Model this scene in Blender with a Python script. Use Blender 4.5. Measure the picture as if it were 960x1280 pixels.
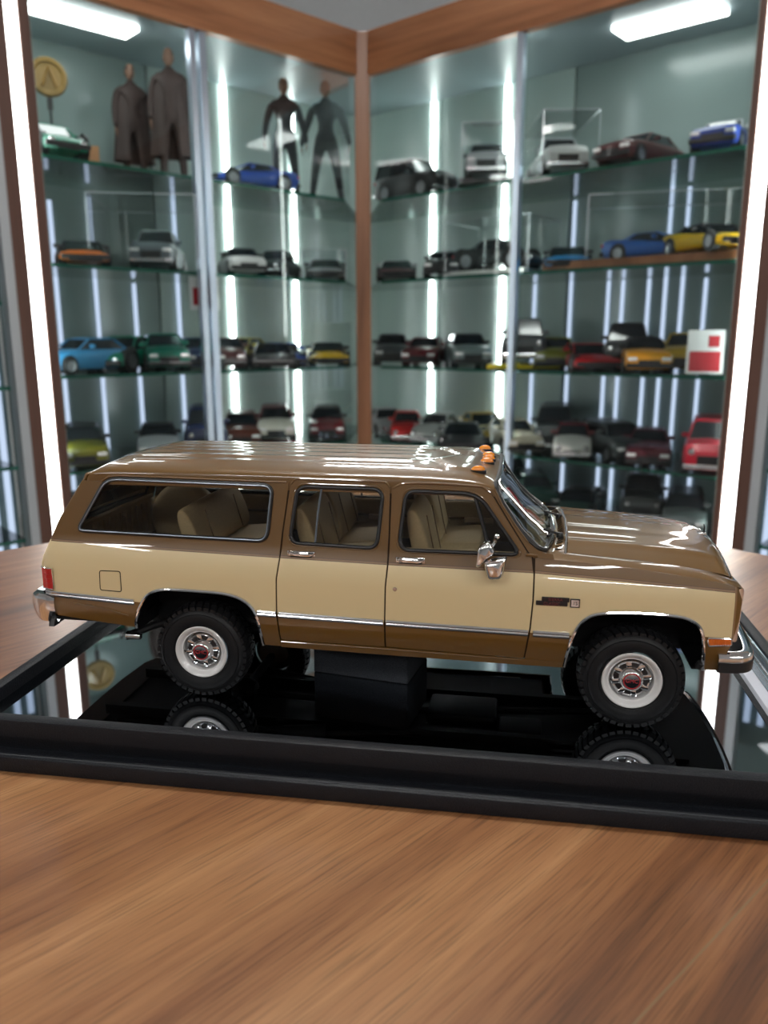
import bpy, bmesh, math, random
from math import sin, cos, pi, radians as R
from mathutils import Vector, Matrix
from mathutils.geometry import delaunay_2d_cdt

# ------------------------------------------------------------------ camera, world, lights, exposure
TABLE = 0.75
MIRROR = TABLE + 0.0130            # height of the mirror plate the model stands on
CAMZ = MIRROR + 0.15677
scn = bpy.context.scene
for o in list(bpy.data.objects): bpy.data.objects.remove(o)
cam_d = bpy.data.cameras.new('camera'); cam = bpy.data.objects.new('camera', cam_d)
scn.collection.objects.link(cam); scn.camera = cam
cam_d.sensor_fit = 'AUTO'; cam_d.sensor_width = 36.0
cam_d.lens = 36.0 * 988.0 / 1280.0
cam.location = (0, 0, CAMZ)
cam.rotation_mode = 'XYZ'
cam.matrix_world = Matrix.Translation((0, 0, CAMZ)) @ Matrix.Rotation(R(90 - 12.522), 4, 'X') @ Matrix.Rotation(-0.0011, 4, 'Z')
cam_d.clip_start = 0.01; cam_d.clip_end = 30
cam_d.dof.use_dof = True; cam_d.dof.focus_distance = 0.345; cam_d.dof.aperture_fstop = 12.5
scn.view_settings.view_transform = 'Standard'; scn.view_settings.look = 'None'
scn.view_settings.gamma = 1.0; scn.view_settings.use_curve_mapping = False
scn.view_settings.exposure = 1.32
world = bpy.data.worlds.new('world'); scn.world = world; world.use_nodes = True
world.node_tree.nodes['Background'].inputs[0].default_value = (0.80, 0.88, 1.0, 1)
world.node_tree.nodes['Background'].inputs[1].default_value = 0.1
scn.cycles.max_bounces = 12; scn.cycles.transparent_max_bounces = 32
scn.cycles.glossy_bounces = 6; scn.cycles.transmission_bounces = 8
scn.cycles.sample_clamp_indirect = 6.0
scn.cycles.caustics_reflective = False; scn.cycles.caustics_refractive = False

LAMP = 21.0      # radiance of the ceiling panels
STRIP = 6.5      # radiance of the LED strips in the cabinets

COL = scn.collection

# ------------------------------------------------------------------ materials
MATS = {}
def principled(name, col, rough=0.5, metal=0.0, coat=0.0, spec=0.5, emit=None, es=0.0, coat_rough=0.03):
    m = bpy.data.materials.new(name); m.use_nodes = True
    b = m.node_tree.nodes['Principled BSDF']
    b.inputs['Base Color'].default_value = (*col, 1); b.inputs['Roughness'].default_value = rough
    b.inputs['Metallic'].default_value = metal; b.inputs['Coat Weight'].default_value = coat
    b.inputs['Coat Roughness'].default_value = coat_rough; b.inputs['Specular IOR Level'].default_value = spec
    if emit: b.inputs['Emission Color'].default_value = (*emit, 1); b.inputs['Emission Strength'].default_value = es
    MATS[name] = m; return m
def add_noise(m, scale=200, amt=0.02, bump=0.0, dist=0.0005, detail=4, stretch=None):
    """mottles the base colour a little and adds fine relief"""
    nt = m.node_tree; b = nt.nodes['Principled BSDF']
    tc = nt.nodes.new('ShaderNodeTexCoord'); mp = nt.nodes.new('ShaderNodeMapping')
    if stretch: mp.inputs['Scale'].default_value = stretch
    n = nt.nodes.new('ShaderNodeTexNoise'); n.inputs['Scale'].default_value = scale; n.inputs['Detail'].default_value = detail
    nt.links.new(tc.outputs['Object'], mp.inputs[0]); nt.links.new(mp.outputs[0], n.inputs['Vector'])
    c = Vector(b.inputs['Base Color'].default_value[:3])
    r = nt.nodes.new('ShaderNodeValToRGB')
    r.color_ramp.elements[0].position = 0.3; r.color_ramp.elements[1].position = 0.7
    r.color_ramp.elements[0].color = (*[max(0, v * (1 - amt)) for v in c], 1)
    r.color_ramp.elements[1].color = (*[v * (1 + amt) for v in c], 1)
    nt.links.new(n.outputs['Fac'], r.inputs[0]); nt.links.new(r.outputs[0], b.inputs['Base Color'])
    if bump:
        bp = nt.nodes.new('ShaderNodeBump'); bp.inputs['Strength'].default_value = bump; bp.inputs['Distance'].default_value = dist
        nt.links.new(n.outputs['Fac'], bp.inputs['Height']); nt.links.new(bp.outputs[0], b.inputs['Normal'])
    return m
def thin_glass(name, tint=(0.93, 0.97, 0.95), refl=1.0, ior=1.5, rough=0.0):
    m = bpy.data.materials.new(name); m.use_nodes = True; nt = m.node_tree; nt.nodes.clear()
    out = nt.nodes.new('ShaderNodeOutputMaterial'); mix = nt.nodes.new('ShaderNodeMixShader')
    tr = nt.nodes.new('ShaderNodeBsdfTransparent'); tr.inputs[0].default_value = (*tint, 1)
    gl = nt.nodes.new('ShaderNodeBsdfGlossy'); gl.inputs['Roughness'].default_value = rough
    fr = nt.nodes.new('ShaderNodeFresnel'); fr.inputs['IOR'].default_value = ior
    mul = nt.nodes.new('ShaderNodeMath'); mul.operation = 'MULTIPLY'; mul.inputs[1].default_value = refl; mul.use_clamp = True
    nt.links.new(fr.outputs[0], mul.inputs[0]); nt.links.new(mul.outputs[0], mix.inputs[0])
    nt.links.new(tr.outputs[0], mix.inputs[1]); nt.links.new(gl.outputs[0], mix.inputs[2]); nt.links.new(mix.outputs[0], out.inputs[0])
    MATS[name] = m; return m
def emitter(name, col, s):
    m = bpy.data.materials.new(name); m.use_nodes = True; nt = m.node_tree; nt.nodes.clear()
    out = nt.nodes.new('ShaderNodeOutputMaterial'); e = nt.nodes.new('ShaderNodeEmission')
    e.inputs[0].default_value = (*col, 1); e.inputs[1].default_value = s
    nt.links.new(e.outputs[0], out.inputs[0]); MATS[name] = m; return m
def wood(name, stops, ang=0.0, scale=1.0, rough=0.4, coat=0.0, axis='X', streak=1.0):
    """walnut-look laminate: broad bands, fine figure and short dark pores, all running along one direction"""
    m = bpy.data.materials.new(name); m.use_nodes = True; nt = m.node_tree; L = nt.links
    b = nt.nodes['Principled BSDF']; b.inputs['Roughness'].default_value = rough; b.inputs['Coat Weight'].default_value = coat
    tc = nt.nodes.new('ShaderNodeTexCoord')
    rot = nt.nodes.new('ShaderNodeMapping'); rot.inputs['Rotation'].default_value = (0, 0, -ang)
    L.new(tc.outputs['Object'], rot.inputs[0])
    def mapped(sl, sa):
        mp = nt.nodes.new('ShaderNodeMapping'); s = [sa * scale] * 3; s['XYZ'.index(axis)] = sl * scale
        mp.inputs['Scale'].default_value = s; L.new(rot.outputs[0], mp.inputs[0]); return mp
    def noise(mp, det=3, dist=0.0, rgh=0.5):
        n = nt.nodes.new('ShaderNodeTexNoise'); n.inputs['Scale'].default_value = 1; n.inputs['Detail'].default_value = det
        n.inputs['Roughness'].default_value = rgh; n.inputs['Distortion'].default_value = dist
        L.new(mp.outputs[0], n.inputs['Vector']); return n
    n1 = noise(mapped(1.3, 15), 3, 0.5, 0.5)
    n2 = noise(mapped(4.5, 150), 5, 0.15, 0.65)
    n3 = noise(mapped(38, 1400), 2)
    def math(op, a, bb, v=None):
        k = nt.nodes.new('ShaderNodeMath'); k.operation = op
        if hasattr(a, 'is_output'): L.new(a, k.inputs[0])
        else: k.inputs[0].default_value = a
        if hasattr(bb, 'is_output'): L.new(bb, k.inputs[1])
        else: k.inputs[1].default_value = bb
        return k.outputs[0]
    s = math('ADD', math('MULTIPLY', n1.outputs['Fac'], 0.68), math('MULTIPLY', n2.outputs['Fac'], 0.32))
    r = nt.nodes.new('ShaderNodeValToRGB'); cr = r.color_ramp
    cr.elements[0].position = stops[0][0]; cr.elements[0].color = (*stops[0][1], 1)
    cr.elements[1].position = stops[-1][0]; cr.elements[1].color = (*stops[-1][1], 1)
    for p, c in stops[1:-1]:
        e = cr.elements.new(p); e.color = (*c, 1)
    L.new(s, r.inputs[0])
    pr = nt.nodes.new('ShaderNodeValToRGB'); pr.color_ramp.elements[0].position = 0.32; pr.color_ramp.elements[1].position = 0.5
    pr.color_ramp.elements[0].color = (1 - 0.4 * streak,) * 3 + (1,); pr.color_ramp.elements[1].color = (1, 1, 1, 1)
    L.new(n3.outputs['Fac'], pr.inputs[0])
    mx = nt.nodes.new('ShaderNodeMixRGB'); mx.blend_type = 'MULTIPLY'; mx.inputs[0].default_value = 1
    L.new(r.outputs[0], mx.inputs[1]); L.new(pr.outputs[0], mx.inputs[2]); L.new(mx.outputs[0], b.inputs['Base Color'])
    bp = nt.nodes.new('ShaderNodeBump'); bp.inputs['Strength'].default_value = 0.12; bp.inputs['Distance'].default_value = 0.0003
    L.new(n3.outputs['Fac'], bp.inputs['Height']); L.new(bp.outputs[0], b.inputs['Normal'])
    MATS[name] = m; return m

M = MATS
principled('paint_brown', (0.145, 0.070, 0.010), 0.35, 0, 1.0, coat_rough=0.015)
add_noise(M['paint_brown'], 3000, 0.05)
principled('paint_cream', (0.76, 0.62, 0.35), 0.4, 0, 1.0, coat_rough=0.015)
principled('pinstripe', (0.25, 0.14, 0.06), 0.4, 0, 1.0)
principled('pin_dark', (0.10, 0.045, 0.015), 0.4, 0, 0.6)
principled('chrome', (0.86, 0.86, 0.87), 0.06, 1.0)
principled('chrome_soft', (0.75, 0.75, 0.76), 0.2, 1.0)
principled('grey_metal', (0.22, 0.25, 0.29), 0.3, 0.8)
principled('black_rubber', (0.012, 0.012, 0.013), 0.45)
principled('black_trim', (0.01, 0.01, 0.01), 0.3)
principled('chassis_black', (0.004, 0.004, 0.005), 0.6, 0, 0, 0.3)
principled('gap_black', (0.03, 0.015, 0.006), 0.9)
principled('tire_rubber', (0.0075, 0.0078, 0.0090), 0.5, 0, 0, 0.3); add_noise(M['tire_rubber'], 900, 0.25, 0.2, 0.0002)
principled('white_paint', (0.80, 0.80, 0.80), 0.25, 0, 0.5)
principled('tan_vinyl', (0.60, 0.47, 0.28), 0.6); add_noise(M['tan_vinyl'], 900, 0.06, 0.3, 0.0002)
principled('tan_dark', (0.22, 0.145, 0.075), 0.7)
principled('tan_light', (0.66, 0.52, 0.33), 0.5)
principled('carpet_brown', (0.10, 0.06, 0.03), 0.9)
principled('amber_lens', (0.85, 0.28, 0.01), 0.12, 0, 1.0, emit=(1, 0.3, 0.0), es=0.0)
principled('marker_lens', (0.80, 0.18, 0.02), 0.12, 0, 1.0)
principled('red_lens', (0.50, 0.008, 0.012), 0.1, 0, 1.0)
principled('red_print', (0.45, 0.02, 0.03), 0.4)
principled('badge_red', (0.16, 0.02, 0.025), 0.35)
principled('badge_black', (0.015, 0.012, 0.012), 0.4)
principled('mirror_plate', (0.42, 0.45, 0.48), 0.012, 1.0)
principled('leather_black', (0.0065, 0.0080, 0.0115), 0.45, 0, 0, 0.3); add_noise(M['leather_black'], 1500, 0.2, 0.45, 0.0006, 6)
principled('stitch', (0.05, 0.055, 0.06), 0.8)
principled('foam_grey', (0.040, 0.045, 0.055), 0.95); add_noise(M['foam_grey'], 2500, 0.4, 0.6, 0.0006)
principled('clear_edge', (0.62, 0.70, 0.74), 0.08, 0.7)
principled('silver_face', (0.72, 0.74, 0.82), 0.45, 0.2)
thin_glass('car_glass', (0.80, 0.78, 0.73), 1.2)
thin_glass('windshield_glass', (0.88, 0.94, 0.92), 1.1)
thin_glass('cabinet_glass', (0.88, 0.93, 0.92), 0.62)
thin_glass('shelf_glass', (0.80, 0.90, 0.87), 1.3)
thin_glass('acrylic', (0.97, 0.985, 0.985), 0.6)
principled('shelf_edge', (0.02, 0.13, 0.09), 0.15)
principled('case_edge', (0.72, 0.78, 0.82), 0.15, 0.3)
principled('aluminium', (0.62, 0.68, 0.80), 0.28, 0.9)
principled('aluminium_grey', (0.50, 0.52, 0.54), 0.45, 0.3)
principled('back_panel', (0.47, 0.57, 0.54), 0.22, 0, 0.0); add_noise(M['back_panel'], 3, 0.06)
principled('back_panel_grey', (0.25, 0.32, 0.31), 0.2); add_noise(M['back_panel_grey'], 3, 0.06)
principled('cabinet_top', (0.28, 0.34, 0.36), 0.4)
principled('panel_joint', (0.07, 0.09, 0.09), 0.5)
principled('ceiling_paint', (0.80, 0.81, 0.82), 0.8); add_noise(M['ceiling_paint'], 40, 0.02)
principled('wall_paint', (0.50, 0.51, 0.52), 0.8); add_noise(M['wall_paint'], 60, 0.03)
principled('floor_tile', (0.40, 0.39, 0.38), 0.35); add_noise(M['floor_tile'], 8, 0.1)
principled('dark_brown_frame', (0.115, 0.052, 0.036), 0.45); add_noise(M['dark_brown_frame'], 60, 0.15, 0, 0, 3, (1, 1, 0.05))
emitter('lamp_panel', (1.0, 0.985, 0.96), LAMP)
emitter('cabinet_lamp', (0.96, 1.0, 0.98), 3.6)
emitter('led_white', (0.93, 1.0, 0.98), STRIP)
emitter('led_post', (1.0, 0.99, 0.95), STRIP * 0.7)
emitter('led_and_reflection_blue', (0.66, 0.76, 1.0), 0.42)  # neighbours' blue LEDs, and the strip reflections built into both main cabinets
W_TABLE = wood('walnut_table', [(0.34, (0.10, 0.040, 0.018)), (0.43, (0.20, 0.082, 0.034)), (0.50, (0.29, 0.128, 0.053)), (0.57, (0.38, 0.185, 0.080)), (0.66, (0.52, 0.285, 0.135))], ang=R(46), rough=0.30, coat=0.35)
W_TABLE.node_tree.nodes['Principled BSDF'].inputs['Coat Roughness'].default_value = 0.22
W_HDR = wood('cherry_header', [(0.32, (0.20, 0.075, 0.032)), (0.5, (0.42, 0.17, 0.075)), (0.68, (0.55, 0.25, 0.12))], ang=0, rough=0.35, streak=0.3)
W_POST = wood('cherry_post', [(0.32, (0.20, 0.085, 0.042)), (0.5, (0.36, 0.155, 0.075)), (0.68, (0.46, 0.22, 0.12))], ang=0, rough=0.35, axis='Z', streak=0.3)

# ------------------------------------------------------------------ object helpers
def link(o, parent=None):
    COL.objects.link(o)
    if parent is not None: o.parent = parent
    return o
def tag(o, label=None, cat=None, group=None, kind=None):
    if label: o['label'] = label
    if cat: o['category'] = cat
    if group: o['group'] = group
    if kind: o['kind'] = kind
    return o
def empty(name, loc=(0, 0, 0), rz=0.0, label=None, cat=None, group=None, kind=None):
    o = bpy.data.objects.new(name, None); o.empty_display_size = 0.01
    o.location = loc; o.rotation_euler = (0, 0, rz); link(o); return tag(o, label, cat, group, kind)
class MB:
    """collects geometry for ONE mesh object; coordinates are multiplied by k (0.001 = millimetres)"""
    def __init__(self, k=1.0): self.v = []; self.f = []; self.m = []; self.k = k; self.mats = []
    def mi(self, mat):
        if mat is None: return 0
        if mat not in self.mats: self.mats.append(mat)
        return self.mats.index(mat)
    def add(self, vs, fs, mat=None):
        b = len(self.v); i = self.mi(mat)
        self.v += [tuple(c * self.k for c in p) for p in vs]
        self.f += [tuple(b + j for j in f) for f in fs]; self.m += [i] * len(fs); return self
    def box(self, c, s, mat=None, rz=0.0, bev=0.0, rot=None):
        hx, hy, hz = s[0] / 2, s[1] / 2, s[2] / 2
        mt = rot if rot is not None else Matrix.Rotation(rz, 3, 'Z')
        if bev <= 0:
            vs = [(x, y, z) for x in (-hx, hx) for y in (-hy, hy) for z in (-hz, hz)]
            fs = [(0, 1, 3, 2), (4, 6, 7, 5), (0, 4, 5, 1), (2, 3, 7, 6), (0, 2, 6, 4), (1, 5, 7, 3)]
        else:
            bm = bmesh.new(); bmesh.ops.create_cube(bm, size=1)
            for v in bm.verts: v.co = Vector((v.co.x * s[0], v.co.y * s[1], v.co.z * s[2]))
            bmesh.ops.bevel(bm, geom=bm.edges[:], offset=bev, segments=2, affect='EDGES', profile=0.5)
            bm.verts.ensure_lookup_table(); bm.verts.index_update()
            vs = [tuple(v.co) for v in bm.verts]; fs = [tuple(v.index for v in f.verts) for f in bm.faces]; bm.free()
        vs = [tuple(mt @ Vector(p) + Vector(c)) for p in vs]
        return self.add(vs, fs, mat)
    def prism(self, poly, z0, z1, mat=None, top=None):
        """vertical prism over a CCW polygon in x,y"""
        n = len(poly); top = top or poly
        vs = [(x, y, z0) for x, y in poly] + [(x, y, z1) for x, y in top]
        fs = [tuple(reversed(range(n))), tuple(range(n, 2 * n))] + [(i, (i + 1) % n, n + (i + 1) % n, n + i) for i in range(n)]
        return self.add(vs, fs, mat)
    def tube(self, pts, r, mat=None, seg=8, closed=False, ry=None, up=(0, 0, 1)):
        """sweeps a round or oval section along pts"""
        P = [Vector(p) for p in pts]; n = len(P); vs = []; fs = []
        rr = r if isinstance(r, (list, tuple)) else [r] * n
        upv = Vector(up)
        for i, p in enumerate(P):
            if closed: t = P[(i + 1) % n] - P[i - 1]
            else: t = P[min(i + 1, n - 1)] - P[max(i - 1, 0)]
            t.normalize(); a = t.cross(upv)
            if a.length < 1e-4: a = t.cross(Vector((0, 1, 0)))
            a.normalize(); b = a.cross(t)
            for k in range(seg):
                th = 2 * pi * k / seg
                vs.append(tuple(p + a * cos(th) * rr[i] + b * sin(th) * (ry if ry else rr[i])))
        m = n if closed else n - 1
        for i in range(m):
            j = (i + 1) % n
            for k in range(seg):
                l = (k + 1) % seg
                fs.append((i * seg + k, j * seg + k, j * seg + l, i * seg + l))
        if not closed:
            fs.append(tuple(range(seg))); fs.append(tuple(reversed(range((n - 1) * seg, n * seg))))
        return self.add(vs, fs, mat)
    def lathe(self, prof, c=(0, 0, 0), axis='Y', seg=48, mat=None, sgn=1, cap=False):
        """prof: (radius, offset along axis)"""
        vs = []; fs = []
        for (r, h) in prof:
            for k in range(seg):
                t = 2 * pi * k / seg
                if axis == 'Y': vs.append((c[0] + r * cos(t), c[1] + sgn * h, c[2] + r * sin(t)))
                elif axis == 'Z': vs.append((c[0] + r * cos(t), c[1] + r * sin(t), c[2] + sgn * h))
                else: vs.append((c[0] + sgn * h, c[1] + r * cos(t), c[2] + r * sin(t)))
        for i in range(len(prof) - 1):
            for k in range(seg):
                l = (k + 1) % seg
                fs.append((i * seg + k, i * seg + l, (i + 1) * seg + l, (i + 1) * seg + k))
        if cap: fs.append(tuple(range(seg))); fs.append(tuple(range((len(prof) - 1) * seg, len(prof) * seg)))
        return self.add(vs, fs, mat)
    def grid(self, fn, us, vs_, mat=None, closed_u=False):
        vs = [tuple(fn(u, v)) for v in vs_ for u in us]; nu = len(us); fs = []
        for j in range(len(vs_) - 1):
            for i in range(nu - 1): fs.append((j * nu + i, j * nu + i + 1, (j + 1) * nu + i + 1, (j + 1) * nu + i))
        return self.add(vs, fs, mat)
    def build(self, name, mat=None, parent=None, smooth=False, recalc=True, ang=35, loc=None):
        me = bpy.data.meshes.new(name); me.from_pydata(self.v, [], self.f)
        ms = self.mats if self.mats else [mat]
        for x in ms: me.materials.append(M[x] if isinstance(x, str) else (x if x else (M[mat] if isinstance(mat, str) else mat)))
        me.polygons.foreach_set('material_index', self.m)
        if recalc:
            bm = bmesh.new(); bm.from_mesh(me); bmesh.ops.recalc_face_normals(bm, faces=bm.faces); bm.to_mesh(me); bm.free()
        if smooth:
            me.polygons.foreach_set('use_smooth', [True] * len(me.polygons))
            try: me.set_sharp_from_angle(angle=R(ang))
            except Exception: pass
        me.update()
        o = bpy.data.objects.new(name, me); link(o, parent)
        if loc is not None: o.location = loc
        return o
def lin(pts, x):
    if x <= pts[0][0]: return pts[0][1]
    for (a, b), (c, d) in zip(pts, pts[1:]):
        if x <= c: return b + (d - b) * (x - a) / (c - a)
    return pts[-1][1]
def frange(a, b, n): return [a + (b - a) * i / (n - 1) for i in range(n)]
def text(name, body, size, mat, parent, mtx, extrude=0.0, align='CENTER'):
    cu = bpy.data.curves.new(name, 'FONT'); cu.body = body; cu.size = size; cu.extrude = extrude
    cu.align_x = align; cu.align_y = 'CENTER'; cu.materials.append(M[mat])
    t = bpy.data.objects.new(name, cu); me = bpy.data.meshes.new_from_object(t); bpy.data.objects.remove(t)
    if not me.materials: me.materials.append(M[mat])
    me.name = name; o = bpy.data.objects.new(name, me); link(o, parent); o.matrix_local = mtx; return o

# ------------------------------------------------------------------ room shell
CEIL = CAMZ + 1.30
def sbox(name, c, s, mat, rz=0.0, kind='structure', bev=0):
    mb = MB(1); mb.box(c, s, mat, rz=rz, bev=bev); o = mb.build(name, None, None)
    if kind: o['kind'] = kind
    return o
sbox('floor', (0, -.2, -.02), (9.4, 9.4, .04), 'floor_tile')
sbox('ceiling', (0, -.2, CEIL + .02), (9.4, 9.4, .04), 'ceiling_paint')
sbox('wall_back', (0, 4.1, CEIL / 2), (9.2, .1, CEIL), 'ceiling_paint')
sbox('wall_left', (-4.5, -.2, CEIL / 2), (.1, 9.0, CEIL), 'wall_paint')
sbox('wall_right', (4.5, -.2, CEIL / 2), (.1, 9.0, CEIL), 'wall_paint')
sbox('wall_front', (0, -4.5, CEIL / 2), (9.2, .1, CEIL), 'wall_paint')
# linear ceiling lamps
LAMPS = [(3.57, .72, 131), (2.92, 1.78, 131), (-2.81, 1.45, 50), (-3.57, .38, 50), (1.0, -1.4, 45), (-1.0, -1.4, -45), (0.0, -2.6, 0), (2.2, -1.9, 45), (-2.2, -1.9, -45), (0.0, 0.75, 0), (0.0, 2.95, 0)]  # last one added out of view to brighten the ceiling above the header
LL = ['nearest the right wall', 'high on the right beside the cabinets', 'high on the left beside the cabinets', 'nearest the left wall', 'right behind the photographer', 'left behind the photographer', 'furthest back in the middle', 'far behind on the right', 'far behind on the left', 'over the table and the wagon', 'added unseen behind the corner of the cabinets']
for (x, y, a), lb in zip(LAMPS, LL):
    e = empty('ceiling_lamp', (x, y, CEIL), R(a), 'white rectangular ceiling lamp ' + lb, 'ceiling lamp', 'ceiling lamps')
    mb = MB(1); mb.box((0, 0, -.012), (.60, .17, .024), 'aluminium_grey'); mb.build('housing', None, e)
    mb = MB(1); mb.box((0, 0, -.026), (.57, .145, .006), 'lamp_panel', bev=.002); mb.build('diffuser', None, e)

# ------------------------------------------------------------------ glass cabinets: two runs meeting at a corner post
class Run:
    def __init__(s, P, ang):
        s.P = Vector(P); s.a = R(ang); s.u = Vector((cos(s.a), sin(s.a))); n = Vector((-s.u.y, s.u.x)); s.n = n if n.y > 0 else -n
    def p(s, a, d): q = s.P + s.u * a + s.n * d; return (q.x, q.y)
    def rz(s): return s.a
RL = Run((-.079, 2.400), -137.0); RR = Run((-.039, 2.400), -40.9)
ZB = CAMZ + 0.704; ZT = CAMZ + 0.814; FLOOR_CAB = 0.10
DEPTH = 0.34
def corner(d):
    """where the planes at depth d behind both glass fronts meet"""
    A = RL.P + RL.n * d; B = RR.P + RR.n * d
    u, v = RL.u, RR.u; w = B - A; den = u.x * v.y - u.y * v.x
    t = (w.x * v.y - w.y * v.x) / den; return A + u * t
def rel(o, pts): return [(p[0] - o[0], p[1] - o[1]) for p in pts]
SHELF = [0.385, 0.160, -0.086, -0.309, -0.460]
def runbox(mb, run, a0, a1, d0, d1, z0, z1, mat, org):
    pts = [run.p(a0, d0), run.p(a1, d0), run.p(a1, d1), run.p(a0, d1)]
    pts = rel(org, pts)
    area = sum(pts[i - 1][0] * pts[i][1] - pts[i][0] * pts[i - 1][1] for i in range(4))
    if area < 0: pts.reverse()
    return mb.prism(pts, z0, z1, mat)
def cabinet(run, name_side, send, label, other):
    org = run.p(send / 2, DEPTH / 2)
    cab = empty('display_cabinet', org + (0,), 0, label, 'display cabinet')
    kf, kb = corner(0.0), corner(DEPTH)
    # plinth, floor board, roof board and header
    mb = MB(1); runbox(mb, run, 0.0, send, 0.01, DEPTH, 0, FLOOR_CAB, 'dark_brown_frame', org); mb.build('cabinet_base', None, cab)
    mb = MB(1); runbox(mb, run, 0.0, send, -.012, .012, ZB, ZT, None, org); h = mb.build('header_board', None, cab); 
    # header keeps its own grain direction: mesh in a local frame
    h.data.materials.clear(); h.data.materials.append(W_HDR)
    h.data.transform(Matrix.Rotation(-run.a, 4, 'Z')); h.rotation_euler = (0, 0, run.a)
    pts = rel(org, [run.p(0, .014), run.p(send, .014), run.p(send, DEPTH), tuple(kb)])
    ar = sum(pts[i - 1][0] * pts[i][1] - pts[i][0] * pts[i - 1][1] for i in range(4))
    if ar < 0: pts.reverse()
    mb = MB(1); mb.prism(pts, ZB + .010, ZB + .030, 'cabinet_top'); mb.build('roof_board', None, cab)
    mb = MB(1); mb.prism(pts, FLOOR_CAB, FLOOR_CAB + .02, 'cabinet_top'); mb.build('floor_board', None, cab)
    # back panels with dark joints between them
    L0 = (Vector(kb) - Vector(run.p(0, DEPTH))).dot(run.u)
    cuts = [L0 + .004, L0 + .33, .455, send]
    for i in range(3):
        mb = MB(1); runbox(mb, run, cuts[i], cuts[i + 1] - .006, DEPTH, DEPTH + .01, FLOOR_CAB, ZT, 'back_panel' if i < 2 else 'back_panel_grey', org); mb.build('back_panel', None, cab)
    mb = MB(1); runbox(mb, run, L0, send, DEPTH + .01, DEPTH + .016, FLOOR_CAB, ZT, 'panel_joint', org); mb.build('backing_board', None, cab)
    mb = MB(1); runbox(mb, run, send - .003, send, .0, DEPTH, FLOOR_CAB, ZT, 'back_panel', org); mb.build('end_panel', None, cab)
    # glass shelves
    for zi, z in enumerate(SHELF):
        Z = CAMZ + z; kk = corner(.028)
        pts = rel(org, [run.p(.02, .028), run.p(send - .014, .028), run.p(send - .014, DEPTH - .004), tuple(corner(DEPTH - .004) + run.u * .004)])
        ar = sum(pts[i - 1][0] * pts[i][1] - pts[i][0] * pts[i - 1][1] for i in range(4))
        if ar < 0: pts.reverse()
        mb = MB(1); mb.prism(pts, Z - .008, Z, 'shelf_glass'); sh = mb.build('glass_shelf', None, cab)
        mb = MB(1); runbox(mb, run, .02, send - .014, .0262, .0278, Z - .008, Z, 'shelf_edge', org); mb.build('green_edge', None, sh)
    # vertical LED strips standing against the back panels
    return cab, org
cabL, oL = cabinet(RL, 'left', 0.885, 'left glass display cabinet under a reddish wood header, figurines on its top shelf', RR)
cabR, oR = cabinet(RR, 'right', 1.030, 'right glass display cabinet under a reddish wood header, only cars on its shelves', RL)
def glow_bar(run, cab, org, s, d, z0, z1, mat='led_white', w=.012, name='light_strip'):
    mb = MB(1); runbox(mb, run, s - w / 2, s + w / 2, d - .006, d, z0, z1, mat, org); return mb.build(name, None, cab)
for s in (0.215, -0.030): glow_bar(RL, cabL, oL, s, DEPTH - .002, FLOOR_CAB + .02, ZB + .008)
for s in (-0.032, 0.237): glow_bar(RR, cabR, oR, s, DEPTH - .002, FLOOR_CAB + .02, ZB + .008)
for s, zt in ((.745, .34), (.640, .36), (.530, .145), (.395, .38)): glow_bar(RL, cabL, oL, s, DEPTH - .002, FLOOR_CAB + .02, CAMZ + zt, 'led_and_reflection_blue', .009)  # glowing blue bars stand in for strip lights reflected in the left glass
for s, zt in ((.745, .40), (.352, .15), (.470, .37), (.585, .15), (.627, .15), (.700, .15), (.790, .37), (.850, .145)): glow_bar(RR, cabR, oR, s, DEPTH - .002, FLOOR_CAB + .02, CAMZ + zt, 'led_and_reflection_blue', .008)  # same for the right glass: reflections built as glowing bars
# strips hidden behind the end posts and the stile, lighting the models from the front, and the lamp under each roof board
for run, cab, org, send, mid_ in ((RL, cabL, oL, .885, .495), (RR, cabR, oR, 1.03, .488)):
    glow_bar(run, cab, org, send - .0068, .034, FLOOR_CAB + .02, ZB, 'led_white', .006); glow_bar(run, cab, org, mid_ - .016, .030, FLOOR_CAB + .02, ZB, 'led_white', .006)
for run, cab, org, s, d, w_ in ((RL, cabL, oL, .712, .130, .070), (RR, cabR, oR, .775, .168, .085)):
    mb = MB(1); runbox(mb, run, s - .12, s + .12, d - w_ / 2, d + w_ / 2, ZB - .001, ZB + .010, 'cabinet_lamp', org); mb.build('roof_lamp', None, cab)
# glazing: two sliding doors a side with an aluminium stile where they overlap
for run, cab, org, send, mid, nm in ((RL, cabL, oL, .885, .495, 0), (RR, cabR, oR, 1.03, .488, 1)):
    for a0, a1, d in ((.02, mid + .02, .004), (mid - .02, send, .012)):
        mb = MB(1); a = rel(org, [run.p(a0, d), run.p(a1, d)])
        mb.add([a[0] + (FLOOR_CAB + .02,), a[1] + (FLOOR_CAB + .02,), a[1] + (ZB + .01,), a[0] + (ZB + .01,)], [(0, 1, 2, 3)], 'cabinet_glass'); g_ = mb.build('glass_door', None, cab)
    mb = MB(1)
    ws = ((mid - .022, mid - .004), (mid + .006, mid + .022)) if nm == 0 else ((mid - .010, mid + .006),)
    for a0, a1 in ws: runbox(mb, run, a0, a1, -.004, .014, FLOOR_CAB + .02, ZB, 'aluminium', org)
    mb.build('door_stile', None, cab)
    mb = MB(1); runbox(mb, run, .02, send, -.004, .02, FLOOR_CAB, FLOOR_CAB + .03, 'aluminium', org); mb.build('door_track', None, cab)
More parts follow.
